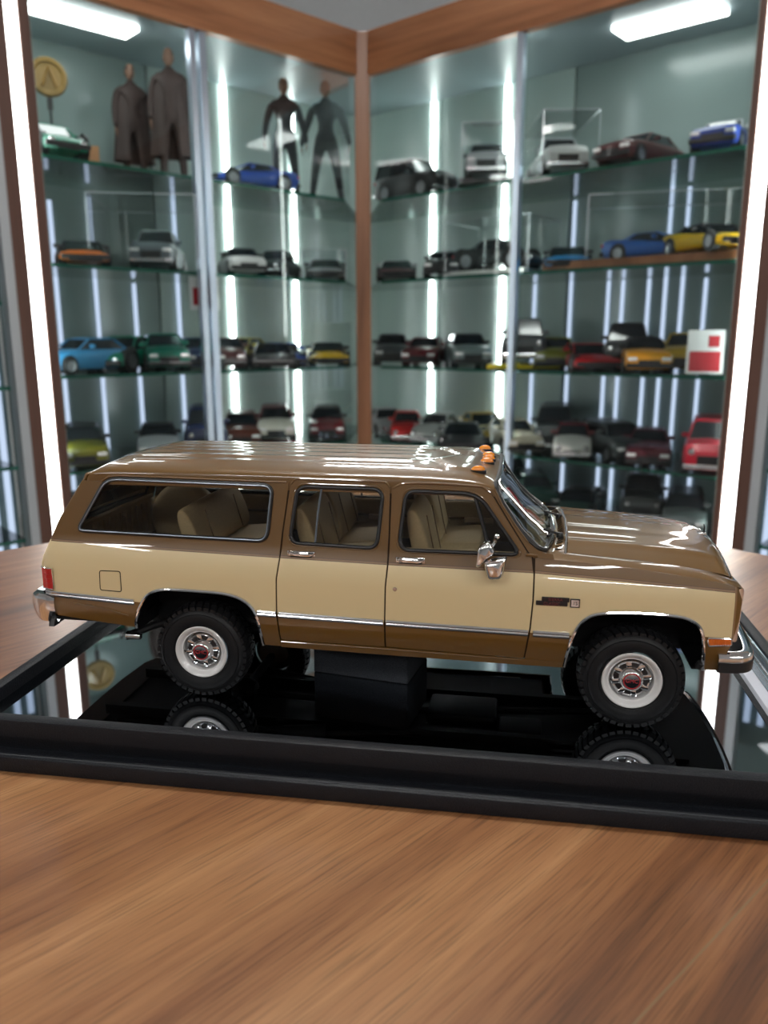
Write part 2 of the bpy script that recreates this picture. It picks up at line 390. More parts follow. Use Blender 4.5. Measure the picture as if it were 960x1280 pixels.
# corner post
mid = (RL.P + RR.P) / 2
cp = empty('corner_post', (mid.x, mid.y, 0), 0, 'narrow reddish wooden post at the corner between the two cabinets', 'post')
mb = MB(1); mb.box((0, 0.004, ZT / 2), (.043, .03, ZT), None, bev=.003); o = mb.build('post', None, cp); o.data.materials.clear(); o.data.materials.append(W_POST)
# end posts with a recessed LED strip
for run, s0, s1, l0, l1, lab in ((RL, .885, .962, .907, .934, 'dark brown cabinet end post with a glowing strip, left of the figurine shelves'), (RR, 1.030, 1.100, 1.044, 1.073, 'dark brown cabinet end post with a glowing strip, right of the wagon')):
    org = run.p((s0 + s1) / 2, 0); e = empty('cabinet_end_post', org + (0,), 0, lab, 'post')
    mb = MB(1); runbox(mb, run, s0, l0, -.006, .05, 0, ZT + .05, 'dark_brown_frame', org); runbox(mb, run, l1, s1, -.006, .05, 0, ZT + .05, 'dark_brown_frame', org)
    runbox(mb, run, l0, l1, .002, .05, 0, ZT + .05, 'dark_brown_frame', org); mb.build('post_frame', None, e)
    mb = MB(1); runbox(mb, run, l0 + .002, l1 - .002, -.005, .001, 0.05, ZT + .05, 'led_post', org); mb.build('light_strip', None, e)
# neighbouring cabinets beyond the end posts
def neighbour(run, s0, s1, lab, shelves):
    org = run.p((s0 + s1) / 2, .15); e = empty('neighbour_cabinet', org + (0,), 0, lab, 'display cabinet')
    mb = MB(1); runbox(mb, run, s0, s0 + .020, -.004, .03, 0, ZT, 'aluminium_grey', org); mb.build('side_frame', None, e)
    mb = MB(1); runbox(mb, run, s0 - .066, s1, DEPTH, DEPTH + .01, 0, ZT + .2, 'back_panel_grey', org); mb.build('back_panel', None, e)
    mb = MB(1); runbox(mb, run, s0, s1, -.012, .012, ZB, ZT, None, org); h = mb.build('header_board', None, e); h.data.materials.clear(); h.data.materials.append(W_HDR)
    mb = MB(1); a = rel(org, [run.p(s0 + .020, .0), run.p(s1, .0)]); mb.add([a[0] + (.1,), a[1] + (.1,), a[1] + (ZB,), a[0] + (ZB,)], [(0, 1, 2, 3)], 'cabinet_glass'); mb.build('glass_door', None, e)
    mb = MB(1); runbox(mb, run, s0 + .045, s1, 0, .3, 0, .1, 'dark_brown_frame', org); mb.build('cabinet_base', None, e)
    for z in shelves:
        mb = MB(1); runbox(mb, run, s0 + .022, s1, .03, DEPTH - .01, CAMZ + z - .008, CAMZ + z, 'shelf_glass', org); sh = mb.build('glass_shelf', None, e)
        mb = MB(1); runbox(mb, run, s0 + .022, s1, .0262, .0278, CAMZ + z - .008, CAMZ + z, 'shelf_edge', org); mb.build('green_edge', None, sh)
    for s in (s0 - .045, s0 - .01, s0 + .12, s0 + .40, s0 + .7): glow_bar(run, e, org, s, DEPTH - .002, .1, ZB, 'led_and_reflection_blue', .014)
neighbour(RL, .962, 1.95, 'second glass cabinet beyond the left end post', (.300, .074, -.106, -.282, -.45))
neighbour(RR, 1.100, 2.1, 'second glass cabinet beyond the right end post', (.30, .08, -.10, -.28, -.45))
# ------------------------------------------------------------------ display base under the model (millimetres in the base's own frame)
BASE = empty('display_tray', (-0.0716367, 0.3787821, MIRROR), R(-9.5689 + 0.5), 'low black leather-wrapped display tray with a mirrored floor on the walnut table', 'display tray')
def lbox(name, x0, x1, y0, y1, z0, z1, mat, parent, bev=0.0, k=0.001):
    mb = MB(k); mb.box(((x0 + x1) / 2, (y0 + y1) / 2, (z0 + z1) / 2), (x1 - x0, y1 - y0, z1 - z0), mat, bev=bev); return mb.build(name, None, parent, bev > 0, ang=40)
YF, YB, XL, XR = -97.5, 99.0, -93.5, 263.0
WT = 6.0
lbox('plinth', XL - 7, XR + 7, YF - 7, YB + 7, -13, -6.2, 'leather_black', BASE, .9)
lbox('tray_floor', XL, XR, YF, YB, -6.2, -1.2, 'leather_black', BASE)
lbox('mirror_plate', XL + WT + .2, 239.2, YF + WT + .2, YB - WT - .2, -1.2, 0.0, 'mirror_plate', BASE)
lbox('plate_edge', 239.2, 241.9, YF + WT + .2, YB - WT - .2, -1.2, .2, 'leather_black', BASE)
for x0, x1, y0, y1 in ((XL, XR, YF, YF + WT), (XL, XR, YB - WT, YB), (XL, XL + WT, YF + WT, YB - WT), (XR - WT, XR, YF + WT, YB - WT)):
    lbox('wall_rail', x0, x1, y0, y1, -6.2, 6.0, 'leather_black', BASE, .8)
mb = MB(K if 'K' in globals() else .001); mb.tube([(XL - 6, YF - 5.2, -6.15), (XR + 6, YF - 5.2, -6.15)], .22, 'stitch', 6); mb.build('stitched_seam', None, BASE)
# clear bar lying along the right-hand rail
AB = empty('clear_acrylic_bar', (-0.0716367, 0.3787821, MIRROR), R(-9.5689 + 0.5), 'clear acrylic bar with silvery front face lying in the tray along its right rail', 'acrylic bar')
mb = MB(.001); mb.prism([(242.0, -88), (248.6, -88), (248.6, 60), (242.0, 60)], -1.2, .9, 'silver_face', top=[(243.4, -88), (248.6, -88), (248.6, 60), (243.4, 60)]); mb.build('silver_strip', None, AB)
mb = MB(.001); mb.box((252.6, -14, 2.0), (7.4, 148, 6.4), 'acrylic', bev=.5); mb.build('clear_block', None, AB, True)
mb = MB(.001)
for x in (249.1, 251.4, 256.0): mb.tube([(x, -88, 5.2), (x, 60, 5.2)], .25, 'clear_edge', 6)
mb.box((252.6, -14, -1.0), (7.0, 147, .3), 'clear_edge'); mb.build('bar_edge', None, AB)
# foam support block under the model
FB = empty('foam_support_block', (-0.0716367, 0.3787821, MIRROR), R(-9.5689), 'dark grey foam block standing on the mirror under the middle of the wagon', 'foam block')
mb = MB(.001); mb.box((67.5, -6, 11.6), (47, 34, 23.2), 'foam_grey', rz=R(-9), bev=.8); mb.build('block', None, FB)

# ------------------------------------------------------------------ table
ta, tb = R(43.2), R(-47.6)
Cx, Cy = 0.012, 0.925
ul_, ur_ = (-cos(ta), -sin(ta)), (cos(tb), sin(tb))
def tpt(a, b): return (Cx + ul_[0] * a + ur_[0] * b, Cy + ul_[1] * a + ur_[1] * b)
TB = empty('table', tpt(.8, .8) + (0,), 0, 'large walnut-veneered table carrying the display tray, its far corner towards the cabinets', 'table')
ox, oy = tpt(.8, .8)
def tl(p): return (p[0] - ox, p[1] - oy)
poly = [tl(tpt(0, 0)), tl(tpt(1.6, 0)), tl(tpt(1.6, 1.6)), tl(tpt(0, 1.6))]
mb = MB(1); mb.prism(poly, TABLE - .036, TABLE, W_TABLE); top = mb.build('tabletop', None, TB)
mb = MB(1); mb.box((0.093 + .05 - ox, 0.1945 + .045 - oy, TABLE), (.75, .0006, .00006), 'tan_dark', rz=R(42.2)); mb.build('dark_grain_line', None, TB)
bv = top.modifiers.new('b', 'BEVEL'); bv.width = .0015; bv.segments = 2
for a, b in ((.15, .15), (1.45, .15), (1.45, 1.45), (.15, 1.45)):
    p = tl(tpt(a, b)); mb = MB(1); mb.box((p[0], p[1], (TABLE - .036) / 2), (.07, .07, TABLE - .036), 'dark_brown_frame', rz=ta); mb.build('leg', None, TB)
mb = MB(1); q = [tl(tpt(a, b)) for a, b in ((.1, .1), (1.5, .1), (1.5, 1.5), (.1, 1.5))]
for i in range(4):
    a, b = Vector(q[i]), Vector(q[(i + 1) % 4]); d = b - a
    mb.box(((a.x + b.x) / 2, (a.y + b.y) / 2, TABLE - .076), (d.length, .02, .08), 'dark_brown_frame', rz=math.atan2(d.y, d.x))
mb.build('apron', None, TB)
# ------------------------------------------------------------------ the model vehicle (millimetres, x forward, y to its left, z up from the wheels' contact plane)
K = 0.001
CAR = empty('model_car', (-0.0716367, 0.3787821, MIRROR), R(-9.5689),
            'large brown and cream model wagon with white wheels standing on the black mirrored tray', 'model car')
ZW = [(20, 51.5), (25, 52.6), (29.5, 54.0), (33, 55.2), (40, 56.2), (50, 56.25), (56, 56.15), (58, 56.0), (60, 55.6), (62, 54.9), (64, 54.0), (66, 53.1), (68, 52.25), (70, 51.5), (72, 51.0), (98, 45.2), (106, 43.3)]
def HW(z): return lin(ZW, z)
def side_y(x, z, sd, off=0.0):
    w = HW(z)
    if x < -66: w -= (-66 - x) ** 2 * 0.055          # rounded rear corner
    if x > 216: w -= (x - 216) ** 2 * 0.07
    return sd * (w + off)
def smooth_loop(pts, n=5, closed=True):
    """Catmull-Rom through the points"""
    out = []; N = len(pts)
    for i in range(N if closed else N - 1):
        p0 = pts[(i - 1) % N] if closed or i > 0 else pts[i]
        p1 = pts[i]; p2 = pts[(i + 1) % N]; p3 = pts[(i + 2) % N] if closed or i + 2 < N else p2
        for k in range(n):
            t = k / n
            out.append(tuple(0.5 * (2 * b + (c - a) * t + (2 * a - 5 * b + 4 * c - d) * t * t + (-a + 3 * b - 3 * c + d) * t ** 3) for a, b, c, d in zip(p0, p1, p2, p3)))
    if not closed: out.append(tuple(pts[-1]))
    return out
def rounded(pts, r, n=5):
    """polygon with its corners rounded by radius r (number or list)"""
    out = []; N = len(pts)
    for i, p in enumerate(pts):
        ri = r[i] if isinstance(r, (list, tuple)) else r
        P = Vector(p); A = Vector(pts[i - 1]); B = Vector(pts[(i + 1) % N])
        if ri <= 0: out.append(tuple(P)); continue
        da = (A - P); db = (B - P); d = min(ri, da.length * 0.49, db.length * 0.49)
        a = P + da.normalized() * d; b = P + db.normalized() * d
        for k in range(n + 1):
            t = k / n; out.append(tuple(a * (1 - t) ** 2 + P * 2 * t * (1 - t) + b * t * t))
    return out
def inside(p, poly):
    x, y = p; c = False; n = len(poly); j = n - 1
    for i in range(n):
        xi, yi = poly[i]; xj, yj = poly[j]
        if (yi > y) != (yj > y) and x < (xj - xi) * (y - yi) / (yj - yi) + xi: c = not c
        j = i
    return c
BELT = [(-72, 68.6), (-20, 66.9), (34, 65.8), (83, 65.0), (142, 64.5), (177, 62.9), (219, 60.7), (225, 60.4)]
MOULD = [(-72, 46.1), (-27.5, 43.9), (27.7, 42.3), (82, 41.2), (141, 40.4), (157.3, 40.2), (170, 40.2), (208, 42.9), (225, 42.9)]
def zone(x, z):
    b = lin(BELT, x); m = lin(MOULD, x)
    if x > 218.9: return 'paint_brown'
    if x > 218.1 and z > m: return 'pinstripe'
    if z > b + 1.25: return 'paint_brown'
    if z > b + 0.95: return 'pin_dark'
    if z > b + 0.35: return 'pinstripe'
    if z > b + 0.1: return 'pin_dark'
    if z > m: return 'paint_cream'
    return 'paint_brown'
def panel(name, outer, holes, sd, parent, off=0.0, thick=0.7, step=3.0, zonef=zone, edge=0.35):
    xs = [p[0] for p in outer]; zs = [p[1] for p in outer]
    x0, x1, z0, z1 = min(xs), max(xs), min(zs), max(zs)
    V = []; Ed = []
    def loop(pts):
        b = len(V); n = len(pts); V.extend([Vector(p) for p in pts]); Ed.extend([(b + i, b + (i + 1) % n) for i in range(n)])
    loop(outer)
    for h in holes: loop(h)
    def line(f, n=40):
        pts = [(x, f(x)) for x in frange(x0 - 1, x1 + 1, max(2, int((x1 - x0) / step) + 2))]
        b = len(V); V.extend([Vector(p) for p in pts]); Ed.extend([(b + i, b + i + 1) for i in range(len(pts) - 1)])
    for dz in (0.1, 0.35, 0.95, 1.25): line(lambda x: lin(BELT, x) + dz)
    line(lambda x: lin(MOULD, x))
    for zz, _ in ZW:
        if z0 < zz < z1 and not 59 < zz < 69.5 and abs(zz - 42) > 3: line(lambda x: zz)
    for zz in (74, 78, 82, 86, 90, 94):
        if z0 < zz < z1: line(lambda x: zz)
    if x1 > 218.9:
        for xx in (218.1, 218.9):
            b = len(V); V.extend([Vector((xx, z0 - 1)), Vector((xx, z1 + 1))]); Ed.append((b, b + 1))
    co, ed, fa, _, _, _ = delaunay_2d_cdt(V, Ed, [], 0, 1e-5)
    mb = MB(K); keep = {}
    for f in fa:
        cx = sum(co[i].x for i in f) / len(f); cz = sum(co[i].y for i in f) / len(f)
        if inside((cx, cz), outer) and not any(inside((cx, cz), h) for h in holes): keep.setdefault(zonef(cx, cz), []).append(tuple(f))
    allf = [(f, k) for k, fl in keep.items() for f in fl]
    used = sorted({i for f, _ in allf for i in f}); mp = {i: j for j, i in enumerate(used)}
    N = []
    def nrm(x, z):
        dz = (abs(side_y(x, z + 1.6, sd)) - abs(side_y(x, z - 1.6, sd))) / 3.2; dx = (abs(side_y(x + 1, z, sd)) - abs(side_y(x - 1, z, sd))) / 2
        return Vector((-dx, sd, -dz)).normalized()
    for i in used:
        x, z = co[i].x, co[i].y; mb.v.append((x * K, side_y(x, z, sd, off) * K, z * K)); N.append(nrm(x, z))
    for f, k in allf:
        t = tuple(mp[i] for i in f); p = [Vector(mb.v[i]) for i in t[:3]]
        if (p[1] - p[0]).cross(p[2] - p[0]).y * sd < 0: t = tuple(reversed(t))
        mb.f.append(t); mb.m.append(mb.mi(k))
    for lp, hole in [(outer, 0)] + [(h, 1) for h in holes]:      # the folded-in rim of the sheet
        ar = sum(lp[i - 1][0] * lp[i][1] - lp[i][0] * lp[i - 1][1] for i in range(len(lp)))
        for i in range(len(lp)):
            (x0_, z0_), (x1_, z1_) = lp[i - 1], lp[i]; ln = math.hypot(x1_ - x0_, z1_ - z0_)
            if ln < 1e-6: continue
            nx_, nz_ = (z1_ - z0_) / ln, -(x1_ - x0_) / ln
            if (ar < 0) != bool(hole): nx_, nz_ = -nx_, -nz_
            b = len(mb.v)
            for (x, z), o_ in (((x0_, z0_), off), ((x1_, z1_), off), ((x1_, z1_), off - thick), ((x0_, z0_), off - thick)):
                mb.v.append((x * K, side_y(x, z, sd, o_) * K, z * K)); N.append(Vector((nx_, 0, nz_)))
            p = [Vector(mb.v[b + j]) for j in range(3)]; fn = (p[1] - p[0]).cross(p[2] - p[0]); t = (b, b + 1, b + 2, b + 3)
            if fn.x * nx_ + fn.z * nz_ < 0: t = tuple(reversed(t))
            mb.f.append(t); mb.m.append(mb.mi(zonef((x0_ + x1_) / 2, (z0_ + z1_) / 2)))
    o = mb.build(name, None, parent, smooth=True, recalc=False, ang=180)
    o.data.normals_split_custom_set_from_vertices(N)
    return o
def on_side(pts, sd, off=0.0): return [(x, side_y(x, z, sd, off), z) for x, z in pts]
def side_tube(mb, pts, sd, off, r, mat, closed=False, seg=6): return mb.tube(on_side(pts, sd, off), r, mat, seg, closed)
def fill_side(mb, poly, sd, off, mat):
    """flat-ish sheet following the side over polygon poly"""
    co, _, fa, _, _, _ = delaunay_2d_cdt([Vector(p) for p in poly], [(i, (i + 1) % len(poly)) for i in range(len(poly))], [], 0, 1e-5)
    fs = [tuple(f) for f in fa if inside((sum(co[i].x for i in f) / 3, sum(co[i].y for i in f) / 3), poly)]
    return mb.add([(c.x, side_y(c.x, c.y, sd, off), c.y) for c in co], fs, mat)
def inset(poly, d):
    c = Vector((sum(p[0] for p in poly) / len(poly), sum(p[1] for p in poly) / len(poly))); out = []; N = len(poly)
    area = sum(poly[i - 1][0] * poly[i][1] - poly[i][0] * poly[i - 1][1] for i in range(N)); s = 1 if area > 0 else -1
    for i, p in enumerate(poly):
        a = Vector(poly[i - 1]); b = Vector(poly[(i + 1) % N]); t = (b - a)
        if t.length < 1e-6: out.append(p); continue
        t.normalize(); out.append((p[0] - s * t.y * d, p[1] + s * t.x * d))
    return out

QWIN = rounded([(-55.6, 73.6), (-42.9, 96.3), (32.8, 95.5), (31.0, 72.4)], [3.2, 5.5, 4.5, 4.5], 6)
RWIN = rounded([(41.0, 72.2), (43.7, 95.4), (80.2, 95.2), (78.3, 71.3)], [4.5, 4.5, 5, 4.5], 6)
FWIN = rounded([(87.4, 71.2), (89.6, 94.9), (119.2, 94.5), (136.8, 71.2)], [5, 4.5, 6.5, 4.2], 6)
ARCH_R = smooth_loop([(-28.7, 31.6), (-28.1, 36.0), (-25.6, 42.0), (-22.1, 47.2), (-17.0, 49.9), (-10.0, 50.6), (2.6, 50.5), (13.0, 50.0), (20.2, 48.2), (25.0, 44.6), (27.4, 39.8), (28.1, 34.0), (28.7, 26.6)], 4, False)
ARCH_F = smooth_loop([(155.9, 25.6), (157.2, 35.0), (159.4, 42.6), (162.6, 47.3), (167.4, 49.9), (177.3, 51.0), (189.2, 51.2), (198.1, 50.7), (203.0, 49.3), (206.3, 46.4), (207.8, 41.5), (209.0, 28.3)], 4, False)
GUT_Q = [(-53.8, 95.3), (-44.9, 94.9), (-41.4, 97.0), (-36.6, 97.4), (0.3, 97.1), (38.6, 96.7)]
SEAM_R = [(40.6, 96.6), (39.2, 88), (38.0, 78), (37.1, 66), (36.2, 57), (36.0, 42.4), (36.8, 29.6)]
SEAM_M = [(83.3, 96.0), (83.3, 78), (83.2, 65.5), (82.6, 56), (82.35, 42), (82.3, 29.4)]
SEAM_F = [(123.9, 95.3), (129.2, 87.9), (134.9, 79.3), (139.2, 73.0), (141.5, 70.2), (142.4, 64), (142.3, 54), (141.6, 42.5), (139.7, 28.2)]
GUT_R = [(40.6, 96.4), (42.2, 98.0), (44.8, 98.6), (63.9, 98.6), (79.6, 98.2), (81.6, 97.6), (82.8, 96.0)]
GUT_F = [(84.2, 96.0), (86.6, 97.2), (89.6, 97.9), (100.9, 98.2), (118.4, 97.6), (121.4, 97.0), (123.9, 95.3)]
g = 0.32
def shift(pts, dx, dz=0): return [(x + dx, z + dz) for x, z in pts]

for sd in (-1, 1):
    near = sd < 0
    # ---- rear quarter panel
    outer = [(-65.8, 35.4), (-69.2, 41), (-70.6, 46.5), (-71.2, 52), (-71.3, 58), (-70.9, 61.3), (-69.2, 66), (-68.2, 68.8), (-64.9, 76.8), (-58.4, 87.6), (-53.8, 95.0)] + GUT_Q[1:] + [(39.6, 96.6)] \
        + shift(SEAM_R[1:], -g) + [(36.4, 26.4), (28.7, 26.6)] + list(reversed(ARCH_R)) + [(-29.2, 31.6)]
    outer = outer[:-1]
    q = panel('quarter_panel', outer, [QWIN], sd, CAR)
    mb = MB(K); side_tube(mb, inset(QWIN, 0.0), sd, 0.15, 0.95, 'black_rubber', True, 8); mb.build('window_gasket', None, q, True)
    mb = MB(K); side_tube(mb, inset(QWIN, 0.25), sd, 0.75, 0.42, 'grey_metal', True, 8); mb.build('window_trim', None, q, True)
    mb = MB(K); fill_side(mb, QWIN, sd, -0.5, 'car_glass'); mb.build('window_glass', None, q, True)
    mb = MB(K); side_tube(mb, ARCH_R, sd, 0.25, 0.75, 'chrome', False, 8); mb.build('wheel_arch_trim', None, q, True)
    for a, b in ((-70.4, -28.3), (27.6, 35.7)):
        mb = MB(K); xs = frange(a, b, 14)
        for dz, r, mt in ((0.55, 0.72, 'chrome'), (-0.55, 0.55, 'chrome_soft'), (-1.25, 0.35, 'black_trim')):
            side_tube(mb, [(x, lin(MOULD, x) + dz) for x in xs], sd, 0.25, r, mt)
        mb.build('side_moulding', None, q, True)
    mb = MB(K); side_tube(mb, shift(GUT_Q[1:], 0, 0.2), sd, 0.2, 0.42, 'paint_brown', False, 8); mb.build('drip_rail', None, q, True)
    if near:
        fd = rounded([(-43.7, 57.3), (-34.0, 57.4), (-34.0, 48.2), (-43.9, 48.5)], 1.1, 4)
        mb = MB(K); side_tube(mb, fd, sd, 0.0, 0.22, 'gap_black', True, 6); fill_side(mb, inset(fd, 0.3), sd, 0.06, 'paint_cream'); mb.build('fuel_door', None, q, True)
        # short raised crease on the lower rear corner
        mb = MB(K); side_tube(mb, smooth_loop([(-57, 41.6), (-45, 40.4), (-38, 39.0), (-32, 37.2)], 5, False), sd, -0.15, 0.45, 'paint_brown', False, 8); mb.build('body_crease', None, q, True)
    # tail lamp wraps round the rear corner
    mb = MB(K)
    xs = [-72.6, -71.9, -71.3, -70.4, -69.0, -67.4, -65.9]
    mb.grid(lambda u, v: (u, side_y(max(u, -71.6), 52, sd, 0.55) - sd * (2.2 if u < -72 else 0), v), xs, [47.8, 49.5, 51, 52.6, 54, 55.6, 57.2], 'red_lens')
    tl = mb.build('tail_lamp', None, CAR, False)
    mb = MB(K); mb.tube([(u, side_y(max(u, -71.6), 52, sd, 0.6) - sd * (2.2 if u < -72 else 0), v) for u, v in [(x, 57.3) for x in xs] + [(x, 47.7) for x in reversed(xs)]], 0.3, 'chrome', 6, True)
    mb.build('lamp_bezel', None, tl, True)
    mb = MB(K)
    for v in (50.6, 52.5, 54.5): mb.tube([(u, side_y(max(u, -71.6), 52, sd, 0.62), v) for u in xs[1:]], 0.12, 'red_lens', 4)
    mb.build('lamp_rib', None, tl, True)

    # ---- rear door
    outer = shift(list(reversed(GUT_R)), 0) + shift(SEAM_R[1:], g) + [(36.9, 29.9), (82.0, 29.5)] + list(reversed(shift(SEAM_M[1:-1], -g)))
    d = panel('rear_door', outer, [RWIN], sd, CAR, 0.05)
    mb = MB(K); side_tube(mb, RWIN, sd, 0.1, 0.85, 'black_rubber', True, 8); mb.build('window_gasket', None, d, True)
    mb = MB(K); fill_side(mb, RWIN, sd, -0.7, 'car_glass'); mb.build('window_glass', None, d, True)
    mb = MB(K); side_tube(mb, [(53.9, 95.0), (52.6, 84), (51.9, 72.3)], sd, -0.4, 0.5, 'grey_metal'); mb.build('window_divider', None, d, True)
    mb = MB(K); side_tube(mb, inset(rounded([(39.9, 71.2), (42.8, 96.6), (81.2, 96.4), (79.3, 70.3)], [5, 5, 5.5, 5], 6), 0), sd, -0.05, 0.38, 'paint_brown', True, 8); mb.build('window_frame', None, d, True)
    mb = MB(K); side_tube(mb, smooth_loop(GUT_R, 4, False), sd, 0.25, 0.5, 'paint_brown', False, 8); mb.build('drip_rail', None, d, True)
    def handle(x0, x1, z, parent):
        mb = MB(K); y = side_y(x0, z, sd, 0)
        mb.tube([(x0 + .3, y, z + .2), (x0 + 1.2, y + sd * 1.3, z + .3), (x0 + 3, y + sd * 1.9, z + .2), (x1 - 3, y + sd * 1.9, z), (x1 - 1.2, y + sd * 1.3, z), (x1 - .3, y, z)], 0.62, 'chrome', 8, ry=0.85)
        mb.box(((x0 + x1) / 2, y + sd * .25, z), (x1 - x0 + 0.6, 0.7, 2.3), 'chrome', bev=0.25)
        mb.box(((x0 + x1) / 2, y + sd * .45, z - 1.5), (x1 - x0 - 2, 0.5, 0.9), 'black_trim')
        return mb.build('door_handle', None, parent, True)
    handle(40.7, 52.0, 68.0, d)
    mb = MB(K)
    for dz, r, mt in ((0.55, 0.72, 'chrome'), (-0.55, 0.55, 'chrome_soft'), (-1.25, 0.35, 'black_trim')):
        side_tube(mb, [(x, lin(MOULD, x) + dz) for x in frange(36.8, 81.7, 14)], sd, 0.25, r, mt)
    mb.build('side_moulding', None, d, True)
    # ---- front door
    outer = shift(list(reversed(GUT_F)), 0) + [(83.7, 96)] + shift(SEAM_M[1:-1], g) + [(82.7, 29.6), (110, 28.9), (139.4, 28.2)] + list(reversed(shift(SEAM_F[1:-1], -g)))
    d = panel('front_door', outer, [FWIN], sd, CAR, 0.05)
    mb = MB(K); side_tube(mb, FWIN, sd, 0.1, 0.85, 'black_rubber', True, 8); mb.build('window_gasket', None, d, True)
    mb = MB(K); fill_side(mb, FWIN, sd, -0.7, 'car_glass'); mb.build('window_glass', None, d, True)
    mb = MB(K); side_tube(mb, [(117.4, 94.6), (121, 83.6), (124.6, 71.6)], sd, -0.2, 0.8, 'black_rubber'); mb.build('vent_divider', None, d, True)
    mb = MB(K); side_tube(mb, rounded([(86.1, 70.1), (88.5, 96.1), (119.6, 95.7), (138.4, 70.2)], [5.5, 5, 7, 4.5], 6), sd, -0.05, 0.38, 'paint_brown', True, 8); mb.build('window_frame', None, d, True)
    mb = MB(K); side_tube(mb, smooth_loop(GUT_F, 4, False), sd, 0.25, 0.5, 'paint_brown', False, 8); mb.build('drip_rail', None, d, True)
    handle(86.8, 98.2, 67.4, d)
    mb = MB(K)
    for dz, r, mt in ((0.55, 0.72, 'chrome'), (-0.55, 0.55, 'chrome_soft'), (-1.25, 0.35, 'black_trim')):
        side_tube(mb, [(x, lin(MOULD, x) + dz) for x in frange(83.0, 140.8, 14)], sd, 0.25, r, mt)
    mb.build('side_moulding', None, d, True)
    mb = MB(K); mb.lathe([(0.9, 0), (0.9, 0.35), (0.5, 0.4), (0.0, 0.4)], (86.6, side_y(86, 55.8, sd, 0), 55.8), 'Y', 16, 'chrome_soft', sd); mb.build('door_lock', None, d, True)
    # wing mirror: a tilted box housing and a tapered lower shell, both chromed
    mb = MB(K); yo = sd * 60
    mb.tube([(127.0, side_y(127, 77.5, sd), 77.6), (126.4, sd * 56.5, 77.4), (125.4, yo - sd * 1.5, 76.2)], 0.8, 'chrome', 8)
    mb.lathe([(0, 0), (1.0, .2), (1.1, 1.2), (.5, 1.6), (0, 1.6)], (127.2, side_y(127, 78, sd), 78.2), 'Y', 12, 'chrome', sd)
    arm = mb.build('mirror_arm', None, d, True)
    up = [(120.3, 75.2), (121.5, 77.2), (124.2, 78.3), (125.4, 76.8), (126.8, 74.2), (123.6, 71.6), (122.6, 70.6), (121.6, 70.6)]
    mb = MB(K)
    pl = rounded([(120.0, 75.6), (121.8, 77.7), (124.4, 78.5), (127.0, 74.2), (123.4, 71.4), (120.5, 67.8), (119.4, 68.2)], [1, 1, 1, 1.2, 1, .6, .6], 3)
    n = len(pl); c = (sum(p[0] for p in pl) / n, sum(p[1] for p in pl) / n)
    rings = [(0.72, 62.4), (0.93, 61.6), (1.0, 60.4), (1.0, 58.6), (0.9, 57.8)]
    vs = [(c[0] + (x - c[0]) * k, sd * y, c[1] + (z - c[1]) * k) for k, y in rings for x, z in pl]
    fs = [(j * n + i, j * n + (i + 1) % n, (j + 1) * n + (i + 1) % n, (j + 1) * n + i) for j in range(len(rings) - 1) for i in range(n)] + [tuple(range(n)), tuple(range((len(rings) - 1) * n, len(rings) * n))]
    mb.add(vs, fs, 'chrome'); mb.build('mirror_housing', None, d, True, ang=60)
    mb = MB(K)
    pl = rounded([(122.5, 70.2), (131.2, 72.0), (129.6, 63.4), (124.4, 62.9)], [.8, .8, 1.6, 1.6], 4); n = len(pl); c = (126.8, 67.2)
    for grow, y0, y1, mt in ((1.09, 58.2, 59.4, 'black_trim'), (1.0, 59.4, 61.2, 'chrome')):
        rings = [(grow, y0), (grow, y1 - .5), (grow * .9, y1)] + ([(0.55, y1 + 1.0)] if mt == 'chrome' else [])
        vs = [(c[0] + (x - c[0]) * k, sd * y, c[1] + (z - c[1]) * k) for k, y in rings for x, z in pl]
        fs = [(j * n + i, j * n + (i + 1) % n, (j + 1) * n + (i + 1) % n, (j + 1) * n + i) for j in range(len(rings) - 1) for i in range(n)] + [tuple(range(n)), tuple(range((len(rings) - 1) * n, len(rings) * n))]
        mb.add(vs, fs, mt)
    mb.tube([(124.4, sd * 59.8, 71.4), (125, sd * 59.5, 70.2)], 1.0, 'chrome', 8)
    mb.build('mirror_bracket', None, d, True, ang=60)
    # ---- rocker under the doors
    outer = [(36.7, 26.2), (82, 25.5), (140, 24.9), (155.6, 25.0), (155.6, 27.5), (139.9, 27.9), (110, 28.6), (82.3, 29.2), (36.7, 29.6)]
    r = panel('rocker_panel', outer, [], sd, CAR, 0.3)
    mb = MB(K); side_tube(mb, [(37, 28.9), (82, 28.5), (139, 27.3)], sd, 0.2, 0.3, 'paint_brown'); mb.build('rocker_bead', None, r, True)
    # ---- front fender
    FT = [(141.9, 70.2), (157, 69.6), (183, 67.8), (205, 65.4), (217, 63.6), (220.9, 62.6)]
    outer = shift(list(reversed(FT[1:])), 0) + [(142.6, 70.1)] + shift(SEAM_F[5:], g) + [(140.1, 24.9), (155.9, 25.0)] + ARCH_F[1:] + [(214.7, 28.5), (216.4, 34), (218.3, 40.1), (220.6, 50), (221.2, 59.8)]
    fz = lambda x, z: ('paint_brown' if x > 208.4 and z < 42.9 else zone(x, z))
    f = panel('front_fender', outer, [], sd, CAR, 0.0, zonef=fz)
    # top of the fender up to the hood shut line
    mb = MB(K)
    def ftop(u, v):      # u along x, v 0..1 from the crease inwards
        zc = lin(FT, u) - 0.02; y0 = HW(zc); y1 = 44.6; t = v
        return (u, sd * (y0 + (y1 - y0) * t), zc + 1.5 * (1 - (1 - t) ** 2) * (1 if u < 210 else max(0.2, (222 - u) / 12)))
    mb.grid(ftop, frange(141.9, 220.9, 30), [0, .12, .25, .4, .6, .8, 1], 'paint_brown'); mb.build('fender_top', None, f, True)
    mb = MB(K); side_tube(mb, ARCH_F, sd, 0.25, 0.75, 'chrome', False, 8); mb.build('wheel_arch_trim', None, f, True)
